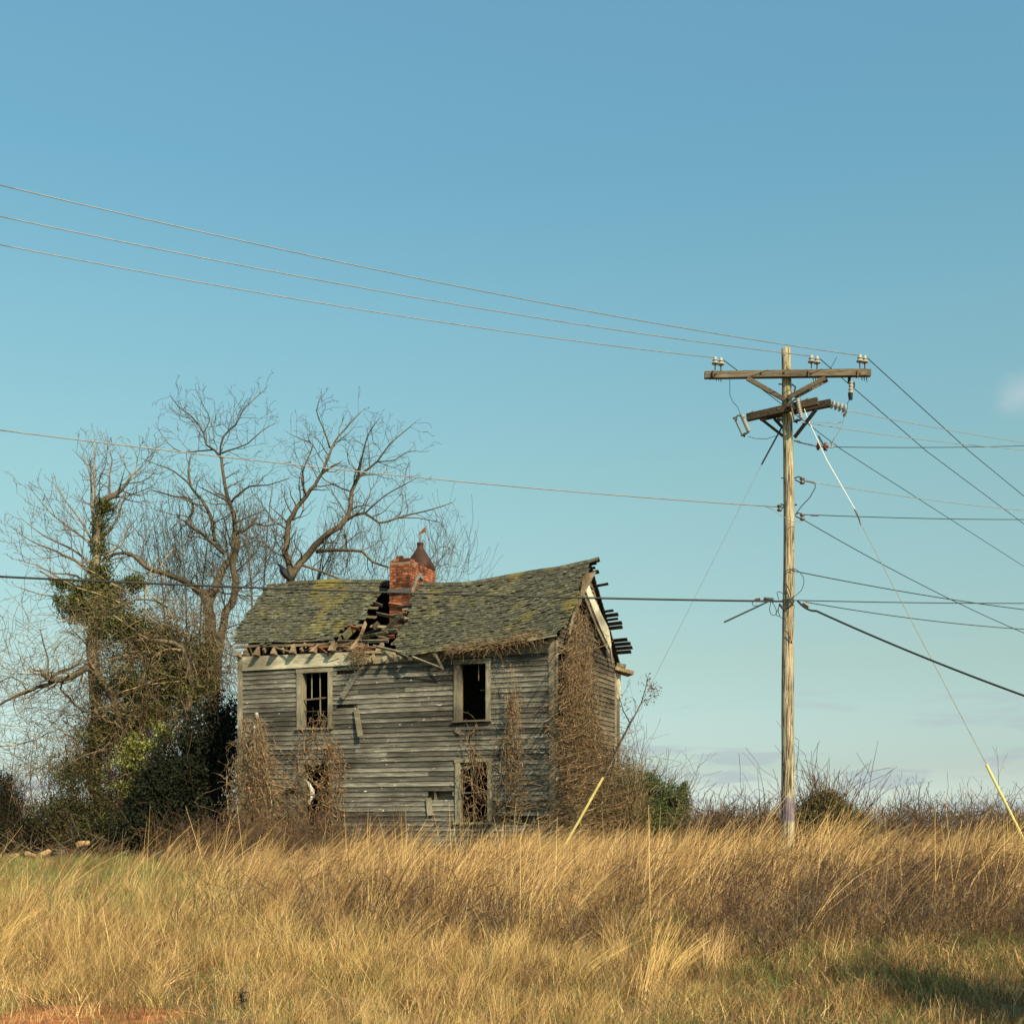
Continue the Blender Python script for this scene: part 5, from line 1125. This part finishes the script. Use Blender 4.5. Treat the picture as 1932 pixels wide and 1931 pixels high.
S = []; tangle(S, [wb(1640+random.uniform(-330, 300), 1568, random.uniform(29, 34), 1.0, .8, .55) for _ in range(26)], 4200, .4, 1.1, .006, .03, .42)
tag(seg_obj('scrub', S, M['weed']), 'brown leafless scrub along the horizon right of the house', 'scrub', kind='stuff'); cnt.append(len(S))
S = []; tangle(S, [wb(x, 1556, 150, 4, 4, .9) for x in range(1280, 2000, 30)], 1700, 1.0, 2.6, .03, .25, .3)
tangle(S, [wb(x, 1552, 160, 4, 4, 1.6) for x in range(-40, 460, 30)], 1200, 1.2, 3.2, .035, .25, .3)
tag(seg_obj('distant_wood', S, M['pale_twig']), 'faint distant line of bare woodland on the horizon', 'woodland', kind='stuff')
# brush pile and cut logs at the left edge of the wood
def log(a, b, r, lb):
    o = MB().tube([W(*a), W(*b)], [r, r*.9], 12).build('cut_log', M['log']); tag(o, lb, 'log', 'cut logs at the wood edge')
log((28, 1612, 36), (36, 1640, 36.2), .11, 'pale cut log standing on end, leftmost of the logs'); log((50, 1609, 36), (70, 1616, 36.4), .07, 'pale split log lying flat beside the upright one'); log((72, 1616, 36), (92, 1606, 36.5), .09, 'thick pale log slanting up to the right in the log pile'); log((148, 1592, 36.5), (166, 1590, 36.9), .09, 'short dim log lying alone under the olive shrub')
S = []; tangle(S, [wb(60, 1625, 36, 1.6, .6, .35), wb(140, 1615, 36.2, 1.5, .6, .3)], 420, .5, 1.4, .009, -.02, .2)
tag(seg_obj('brush_pile', S, M['stalk']), 'heap of grey cut branches at the foot of the left shrubs', 'brush pile', kind='stuff')

# ------------------------------------------------------------------ vines on the house
def d3(x, y): return 425 + .2202*x, 1313.7 + .2202*y
def d4(x, y): return 772.8 + .27999*x, 1275.1 + .27999*y
def hash_(k): return ((k*2654435761) % 1000)/1000
def curtain(name, label, prof, n_, kind='front', off=(.06, .25), r=(.003, .007), leaves=0, lm='red_leaf', wander=1.0, mt='vine', depth_bulge=0.0, nclus=5):
    S = []; LV = []; y_top, y_bot = prof[0][0], prof[-1][0]; clus = [(random.random(), random.choice((0, 0, .05, .12, .3))) for _ in range(max(3, nclus))]
    def xr(y):
        for (ya, a0, a1), (yb, b0, b1) in zip(prof, prof[1:]):
            if y <= yb: s = (y-ya)/(yb-ya); return a0+(b0-a0)*s, a1+(b1-a1)*s
        return prof[-1][1:]
    for k in range(n_):
        y = y_top + (y_bot-y_top)*random.random()**1.3*.9; cl_ = random.choice(clus); f = cl_[0] + random.gauss(0, .10 if random.random() < .7 else .28); y = max(y_top + (y_bot-y_top)*cl_[1], y); v = random.gauss(0, .01); o_ = random.uniform(*off)
        ye = min(y_bot, y + (y_bot-y_top)*random.uniform(.1, .7)); prev = None; rr_ = random.uniform(*r)*(2.2 if random.random() < .06 else 1); loopy = random.random() < .35
        while y < ye:
            f += v; v = v*.85 + random.gauss(0, .012)*wander*(2.2 if loopy else 1) - (f-cl_[0])*.02; x0, x1 = xr(y); px = x0 + (x1-x0)*(.5 + (f-.5)*1.0)
            s_ = (y-y_top)/(y_bot-y_top); oo = o_ + depth_bulge*s_*random.uniform(.9, 1.1) + .012*random.gauss(0, 1)
            if kind == 'front': u_, z_ = onv(px, y, -oo); p = Vector((u_, -oo, z_))
            else: v_, z_ = onu(px, y, WH+oo); p = Vector((WH+oo, v_, z_))
            if p.z < .02: break
            if prev is not None:
                S.append((*prev, *p, rr_, rr_*.95))
                if random.random() < .05: grow(S, p, (rv() + Vector((0, 0, .3))).normalized(), random.uniform(.15, .6), rr_*.6, 1, .55, -.06, .08, .4, .0028)
                if leaves and random.random() < leaves: LV.append(tuple(p + rv()*.05))
            prev = p; y += random.uniform(2.5, 5)*(1.0 if not loopy else .6)
    root = empty(name, (0, 0, 0)); root.matrix_world = Mh; tag(root, label, 'vine', 'dry vines climbing the house')
    tag(seg_obj('stems', S, M[mt], root), kind='stuff')
    if LV: tag(leaf_obj('leaves', LV, .075, M[lm], root, .7), kind='stuff')
    cnt.append(len(S)); return root
curtain('climbing_vine', 'brown vine curtain hanging over the left corner of the house', [(1340, 455, 492), (1390, 447, 497), (1450, 438, 505), (1520, 428, 515), (1590, 425, 520)], 330, off=(.05, .45), depth_bulge=.35, leaves=.006)
curtain('climbing_vine', 'reddish leafy vine spreading low between the left corner and the lower left window', [(1470, 480, 530), (1500, 480, 575), (1540, 485, 600), (1595, 480, 620)], 95, off=(.05, .3), depth_bulge=.2, leaves=.07, nclus=12)
curtain('climbing_vine', 'thick vine with red berries hanging through the upper left window to the one below', [(1320, 588, 604), (1355, 580, 612), (1390, 570, 620), (1430, 568, 628), (1480, 565, 630), (1530, 572, 625), (1590, 560, 630)], 120, off=(.05, .35), depth_bulge=.1, leaves=.05, wander=1.3)
curtain('climbing_vine', 'narrow vine hanging between the upper and lower right windows', [(1355, 868, 912), (1400, 878, 905), (1450, 878, 915), (1500, 872, 922), (1585, 875, 920)], 55, off=(.05, .28), wander=1.4)
curtain('climbing_vine', 'long vine hanging from the eave right of the upper right window', [(1212, 948, 972), (1260, 952, 972), (1340, 958, 980), (1400, 950, 985), (1460, 945, 988), (1540, 940, 992)], 80, off=(.12, .42), wander=1.3)
curtain('climbing_vine', 'big brown vine mass covering the middle of the gable wall', [(1135, 1088, 1096), (1180, 1083, 1104), (1210, 1073, 1110), (1250, 1072, 1106), (1320, 1074, 1108), (1380, 1074, 1125), (1440, 1074, 1145), (1500, 1074, 1160), (1590, 1072, 1165)], 330, 'gable', off=(.04, .40), depth_bulge=.5, wander=1.8, mt='vine', leaves=.004, lm='bramble_leaf', nclus=14)
S = []
for k in range(420):
    u_ = random.uniform(6.3, 8.9); p = roofp(u_, random.uniform(-.03, .06)) + Vector((0, 0, random.uniform(-.03, .06))); grow(S, p, Vector((random.gauss(0, 1), -.4, random.gauss(0, .35))).normalized(), random.uniform(.15, .55), .005, 0, .5, -.06, .07, 0, .003)
o = seg_obj('eave_debris', S, M['vine']); o.matrix_world = Mh; tag(o, 'litter of dry vine stems lying along the right eave', 'vines', kind='stuff')
S = []
for k in range(160):
    a = onv(*c1(1040 + random.gauss(0, 45), 1010 + random.gauss(0, 30)), -.25); grow(S, Vector((a[0], random.uniform(-.35, -.1), a[1])), Vector((random.gauss(0, 1), -.2, random.gauss(-.2, .6))).normalized(), random.uniform(.15, .5), .005, 0, .6, -.06, .07, 0, .003)
o = seg_obj('twig_nest', S, M['vine']); o.matrix_world = Mh; tag(o, 'clump of twigs caught on the frieze under the roof hole', 'twigs', kind='stuff')
S = []
for k in range(2600):
    u_ = random.uniform(-.8, WH+.8); v_ = -random.uniform(.1, 3.2); h_ = random.uniform(.35, 1.2)*(1.2 if u_ < 6 else .5); p = Mh @ Vector((u_, v_, 0)); p.z = 0
    grow(S, p, Vector((random.gauss(0, .35), random.gauss(0, .3), 1)).normalized(), h_, .006, 1, .3, .02, .16, .7, .0035)
tag(seg_obj('undergrowth', S, M['weed']), 'brown weedy undergrowth along the foot of the house wall', 'weeds', kind='stuff'); cnt.append(len(S))
print('SEGS', cnt)

# ------------------------------------------------------------------ grass
def tuft(nb, h, hv, spread, lean, lv, w_, curl=.1, tip=.3, levels=4, yl=.12):
    b = rng.normal(scale=spread, size=(nb, 2)); H = h*(1 + hv*rng.normal(size=nb)).clip(.35, 1.6); le = lean + lv*rng.normal(size=nb); ly = yl*rng.normal(size=nb); c = curl*rng.normal(size=nb)
    az = rng.uniform(-.9, .9, size=nb); wd = np.stack([np.cos(az), np.sin(az)], 1)
    vs = []
    for k in range(levels):
        s = k/(levels-1); x = b[:, 0] + H*(le*s**1.4 + c*s*s); y = b[:, 1] + H*(ly*s); z = H*s*(1 - .18*np.abs(le)*s)
        ww = w_*(1 - s) + w_*tip*s
        for sg in (-.5, .5): vs.append(np.stack([x + sg*ww*wd[:, 0], y + sg*ww*wd[:, 1], z], 1))
    V = np.stack(vs, 1).reshape(-1, 3); n2 = levels*2
    Fs = [(np.arange(nb)*n2)[:, None] + np.array([[2*k, 2*k+1, 2*k+3, 2*k+2]]) for k in range(levels-1)]
    return V, np.concatenate(Fs)
def variants(name, n_, args, mats):
    col = bpy.data.collections.new(name + '_kinds')
    for k in range(n_):
        V, Fc = tuft(*args[k % len(args)]); me = bpy.data.meshes.new(name); nf = len(Fc)
        me.vertices.add(len(V)); me.vertices.foreach_set('co', V.astype(np.float32).ravel()); me.loops.add(nf*4); me.loops.foreach_set('vertex_index', Fc.astype(np.int32).ravel())
        me.polygons.add(nf); me.polygons.foreach_set('loop_start', np.arange(nf, dtype=np.int32)*4); me.polygons.foreach_set('loop_total', np.full(nf, 4, dtype=np.int32)); me.update(calc_edges=True)
        me.materials.append(M[mats[k % len(mats)]]); o = bpy.data.objects.new(name, me); col.objects.link(o)
    return col
def scatter(name, label, cat, col, P_, rotz=.5, tilt=.1, s0=.8, s1=1.25, nv=5, smap=None, imap=None):
    n_ = len(P_); me = bpy.data.meshes.new(name); me.vertices.add(n_); me.vertices.foreach_set('co', np.asarray(P_, dtype=np.float32).ravel())
    rot = np.stack([rng.normal(scale=tilt, size=n_), rng.normal(scale=tilt, size=n_), rng.normal(scale=rotz, size=n_)], 1)
    a = me.attributes.new('rot', 'FLOAT_VECTOR', 'POINT'); a.data.foreach_set('vector', rot.astype(np.float32).ravel())
    sc_ = rng.uniform(s0, s1, size=n_) if smap is None else np.array([smap(p[0], p[1])*random.uniform(s0, s1) for p in P_])
    a = me.attributes.new('scl', 'FLOAT', 'POINT'); a.data.foreach_set('value', sc_.astype(np.float32))
    a = me.attributes.new('idx', 'INT', 'POINT'); a.data.foreach_set('value', (rng.integers(0, nv, size=n_) if imap is None else np.array([imap(p[0], p[1]) for p in P_])).astype(np.int32))
    o = bpy.data.objects.new(name, me); C.objects.link(o); tag(o, label, cat, kind='stuff')
    g = bpy.data.node_groups.new(name, 'GeometryNodeTree'); g.interface.new_socket('Geometry', in_out='INPUT', socket_type='NodeSocketGeometry'); g.interface.new_socket('Geometry', in_out='OUTPUT', socket_type='NodeSocketGeometry')
    gi, go = g.nodes.new('NodeGroupInput'), g.nodes.new('NodeGroupOutput'); ip = g.nodes.new('GeometryNodeInstanceOnPoints'); ci = g.nodes.new('GeometryNodeCollectionInfo')
    ci.inputs['Collection'].default_value = col; ci.inputs['Separate Children'].default_value = True; ci.inputs['Reset Children'].default_value = True
    ip.inputs['Pick Instance'].default_value = True
    for nm, ty, sk in (('rot', 'FLOAT_VECTOR', 'Rotation'), ('scl', 'FLOAT', 'Scale'), ('idx', 'INT', 'Instance Index')):
        na = g.nodes.new('GeometryNodeInputNamedAttribute'); na.data_type = ty; na.inputs['Name'].default_value = nm; g.links.new(na.outputs['Attribute'], ip.inputs[sk])
    g.links.new(gi.outputs[0], ip.inputs['Points']); g.links.new(ci.outputs[0], ip.inputs['Instance']); g.links.new(ip.outputs[0], go.inputs[0])
    md = o.modifiers.new('scatter', 'NODES'); md.node_group = g; return o
def inhouse(x, y): p = Minv @ Vector((x, y, 0)); return -.1 < p.x < WH+.1 and -.05 < p.y < DH+.1
def field(y0, y1, dens, fn, xlo=-99, xhi=99):
    out = []; A = .43*(y1*y1-y0*y0) + 3*(y1-y0); n_ = int(A*dens)
    for k in range(n_):
        y = math.sqrt(random.uniform(y0*y0, y1*y1)); x = random.uniform(-.43*y-1, .43*y+1)
        if x < xlo or x > xhi or inhouse(x, y): continue
        if random.random() < fn(x, y, .5+.5*mnoise.noise(Vector((x*.55, y*.55, 3))), .5+.5*mnoise.noise(Vector((x*1.7, y*1.7, 9)))): out.append((x, y, gz(x, y)-.01))
    return out
def pxx(x, y): return HX + x*F/y
def sm(a, b, x): t = min(1, max(0, (x-a)/(b-a))); return t*t*(3-2*t)
kT = variants('tall_grass', 6, [(44, .62, .25, .07, .38, .2, .0065, .14, .35), (34, .72, .22, .06, .48, .18, .0065, .14, .35), (56, .50, .3, .09, .28, .25, .006, .18, .3)], ['straw', 'straw', 'rusty_grass'])
kL = variants('tall_stalk', 4, [(9, 1.0, .2, .06, .62, .25, .0085, .1, .25), (5, 1.15, .2, .04, .5, .25, .009, .1, .25)], ['straw', 'gold', 'straw', 'straw'])
def f_tall(x, y, a, b):
    p = pxx(x, y); left = sm(330, 640, p + 140*(a-.5)*2); front = sm(12.9, 14.6, y + 2.5*(a-.5)); right = 1 - .8*sm(1250, 1650, p)*(1 - sm(14, 18, y))
    near = 1 if (Minv @ Vector((x, y, 0))).y < -1.2 or p > 1080 else .35
    return front*right*(.05 + .95*left)*(.08 + .92*sm(.36, .56, b))*near
def tallkind(x, y):
    n1 = mnoise.noise(Vector((x*.45, y*.45, 21))) + .5*mnoise.noise(Vector((x*1.9, y*1.9, 2))); p = pxx(x, y)
    return random.choice((2, 5, 2, 0)) if n1 + random.gauss(0, .12) + .25*sm(1150, 1700, p) - .3*sm(16, 13.5, y) > .14 else random.choice((0, 1, 3, 4, 0, 1, 3, 4, 2))
P_ = field(12.5, 31, 19, f_tall); scatter('tall_grass', 'tall golden grass leaning right across the field in front of the house', 'grass', kT, P_, .42, .07, .75, 1.25, 6, lambda x, y: (.66 + .22*sm(1000, 1250, pxx(x, y)) + .16*math.exp(-((pxx(x, y)-955)/60)**2))*(1 + 1.0*mnoise.noise(Vector((x*.6, y*.6, 77)))), tallkind); nT = len(P_)
P_ = field(13, 30, 3.6, lambda x, y, a, b: (.06 + .94*sm(300, 700, pxx(x, y)))*sm(.4, .6, a*.5+b*.5)); scatter('tall_stalks', 'long single straw stalks leaning right above the tall grass', 'grass', kL, P_, .5, .08, .7, 1.1, 4)
P_ = field(31, 46, 7, lambda x, y, a, b: (.9 if pxx(x, y) > 1180 else 0)*(.4+.6*b)); scatter('far_grass', 'tall brown grass beyond the pole at the horizon', 'grass', kT, P_, .42, .07, .8, 1.25, 6)
kM = variants('bent_grass', 6, [(44, .36, .3, .09, .18, .32, .005, .35, .3), (40, .28, .35, .10, .05, .4, .005, .4, .3), (36, .46, .25, .06, .3, .25, .005, .2, .3)], ['straw_short', 'straw_short', 'straw'])
def f_mid(x, y, a, b): p = pxx(x, y); return .30*(1 - sm(380, 560, p))*sm(12, 13, y)*(1 - sm(14.5, 16.5, y + a*2 - 1))*(.3 + .7*b) + (1 - .93*sm(1180, 1420, p + 60*(a-.5)*4))*(.12 + .88*sm(.38, .62, b))*(1 - .75*sm(11.8, 13, y + 2*(a-.5)))*(1 if y > 10.7 or x > -1.9 else .06 + .94*sm(9.9, 10.7, y + (a-.5)*1.6))
P_ = field(8.6, 19, 60, f_mid); scatter('straw_grass', 'matted yellow straw grass in the foreground', 'grass', kM, P_, .9, .2, .6, 1.15, 6, lambda x, y: (.5 + .35*sm(9.6, 12, y))*(.55 + .9*(.5+.5*mnoise.noise(Vector((x*1.1, y*1.1, 40)))))); nM = len(P_)
kS = variants('short_turf', 5, [(46, .10, .4, .09, .05, .5, .0045, .4, .3), (40, .14, .4, .1, .1, .5, .0045, .4, .3)], ['straw_short', 'rusty_grass', 'green_grass', 'rusty_grass', 'straw'])
P_ = field(8.3, 15, 45, lambda x, y, a, b: 1.0 if y > 10.7 or x > -1.9 else .3 + .7*sm(9.9, 10.7, y + (a-.5)*1.6)); scatter('short_turf', 'short dry turf covering the foreground verge', 'grass', kS, P_, 1.5, .2, .7, 1.4, 5)
kG = variants('green_turf', 5, [(50, .11, .4, .12, .05, .5, .006, .3, .3), (40, .16, .4, .12, .1, .5, .006, .3, .3)], ['green_grass', 'green_grass', 'straw', 'green_grass', 'rusty_grass'])
def f_green(x, y, a, b):
    p = pxx(x, y); L_ = (1 - sm(520, 760, p))*sm(13.5, 16, y)*sm(.28, .5, a*.6+b*.4); Rr = sm(1350, 1550, p)*(1 - sm(11.5, 13, y))*sm(.3, .6, a)
    return max(L_*.85, Rr*.9)
P_ = field(8.6, 36, 30, f_green); scatter('green_turf', 'patches of short green grass at the left field edge and right verge', 'grass', kG, P_, 1.5, .2, .7, 1.5, 5)
# brown weeds: branching dead stems, on the right and in patches through the field
def weed_variant(h, nb):
    S = []
    for k in range(nb): grow(S, Vector((random.gauss(0, .07), random.gauss(0, .07), 0)), Vector((random.gauss(.1, .3), random.gauss(0, .3), 1)).normalized(), h*random.uniform(.6, 1.1), .0045, 2, .3, .03, .10, .75, .0022)
    return seg_arrays(S, 3)
colW = bpy.data.collections.new('weed_kinds')
for k in range(5):
    v, f = weed_variant((.55, .7, .45, .62, .5)[k], 7); me = bpy.data.meshes.new('weed'); nf = len(f)
    me.vertices.add(len(v)); me.vertices.foreach_set('co', v.astype(np.float32).ravel()); me.loops.add(nf*4); me.loops.foreach_set('vertex_index', f.astype(np.int32).ravel())
    me.polygons.add(nf); me.polygons.foreach_set('loop_start', np.arange(nf, dtype=np.int32)*4); me.polygons.foreach_set('loop_total', np.full(nf, 4, dtype=np.int32)); me.update(calc_edges=True)
    me.materials.append(M[('weed', 'weed', 'vine', 'weed', 'stalk')[k]]); colW.objects.link(bpy.data.objects.new('weed', me))
def f_weed(x, y, a, b):
    p = pxx(x, y); rgt = sm(1200, 1500, p)*sm(11.6, 12.6, y + (a-.5)*2)*(1 if y < 19 else .55); mid = .30*sm(.5, .75, a)*sm(12, 13, y)*sm(380, 560, p); band_ = .55*sm(300, 700, p)*sm(12.0, 13.0, y)*(1 - sm(15, 17, y)); return max(rgt, mid, band_, .14*sm(12, 13, y)*sm(380, 560, p))*(.3 + .7*b)
P_ = field(11.5, 30, 30, f_weed); scatter('dead_weeds', 'tangled brown dead weeds filling the right side of the field', 'weeds', colW, P_, 1.5, .15, .7, 1.3, 5); nW = len(P_)
P_ = field(24, 38, 5, lambda x, y, a, b: sm(1290, 1420, pxx(x, y))*(.45 + .55*sm(.35, .55, a)))
scatter('horizon_weeds', 'rust brown weeds standing along the horizon right of the house', 'weeds', colW, P_, 1.5, .12, 1.4, 2.1, 5)
# single bright clumps of golden grass
def clump(px, py, Y, h, lean, label, nb=70, mt='gold'):
    p = W(px, py, Y); z = gz(p.x, Y); V, Fc = tuft(nb, h, .18, .045, lean, .12, .006, .1, .4, 6)
    o = link_mesh('grass_clump', V, Fc, M[mt]); o.location = (p.x, Y, z); tag(o, label, 'grass clump', 'golden grass clumps')
clump(1232, 1860, 10.8, .56, .28, 'upright golden grass clump with arching orange tips right of the foreground centre', 34); clump(1262, 1850, 11.0, .38, .75, 'golden clump bowing right next to the upright one', 36)
clump(-2, 1800, 12.5, .48, .7, 'golden clump arching in from the left edge', 46); clump(1205, 1875, 10.2, .30, .2, 'small pale clump low in front of the golden ones', 60, 'straw'); clump(1105, 1860, 11.0, .42, .95, 'orange grass wisps lying over to the right', 26)
clump(760, 1800, 12.4, .5, .7, 'arching straw clump in the middle foreground', 50, 'straw'); clump(955, 1700, 17.5, 1.05, .12, 'tall upright clump of stems in front of the right windows', 60, 'straw'); clump(1700, 1640, 19, .85, .5, 'bright tall clump on the far right of the field', 90, 'straw')
# dark single stems in the foreground
fg = [(462, 1925, 10, 1790, .007, 'thin dark bare stem standing upright in the left foreground', 0), (455, 1925, 9.9, 1860, .012, 'dead seed stalk with curled black pods in the left foreground', 1)]
for x, y, Y_, y1, r_, lb, pod in fg:
    B = W(x, y, Y_); B.z = gz(B.x, Y_); root = empty('weed_stalk', B, 0, label=lb, cat='weed', group='dark stems in the foreground')
    top = W(x+2, y1, Y_) - B; MB().tube([(0, 0, 0), tuple(top*.5 + Vector((.01, 0, 0))), tuple(top)], [r_*.6, r_*.5, r_*.3], 5).build('stem', M['stalk'], root)
    if pod:
        S = []
        for k in range(18): grow(S, top*random.uniform(.35, .8), Vector((random.gauss(0, 1), random.gauss(0, .5), random.gauss(.2, .6))).normalized(), .06, .006, 0, .8, 0, .02, 0, .003)
        seg_obj('pods', S, M['feather'], root)
S = []
for k in range(60):
    p = random.choice([(1090, 11), (700, 12), (1160, 10.2), (930, 10.5), (1450, 12), (300, 12.5), (150, 13)]); Y_ = p[1] + random.uniform(-.7, .7); x = (p[0]-HX)*Y_/F + random.gauss(0, .35)
    grow(S, Vector((x, Y_, gz(x, Y_))), Vector((random.gauss(.15, .2), 0, 1)).normalized(), random.uniform(.3, .75), .004, 1, .12, .02, .1, .25, .0022)
tag(seg_obj('thin_weed_stems', S, M['stalk']), 'scattered thin dark weed stems in the foreground straw', 'weeds', kind='stuff')
# unseen stand-in cedar, added outside the picture to shade the lower right corner
shrub('unseen_shade_cedar', 'unseen stand-in cedar added just outside the right edge to shade the corner', [((5.2, 7.7, 1.2), (.8, .8, 1.2)), ((5.2, 7.6, 2.5), (.6, .6, 1.0)), ((5.3, 7.7, .3), (.9, .8, .7))], 22000, .06, 'cedar', 'tree', gap=.3, twn=40)
print('GRASS', nT, nM, nW)
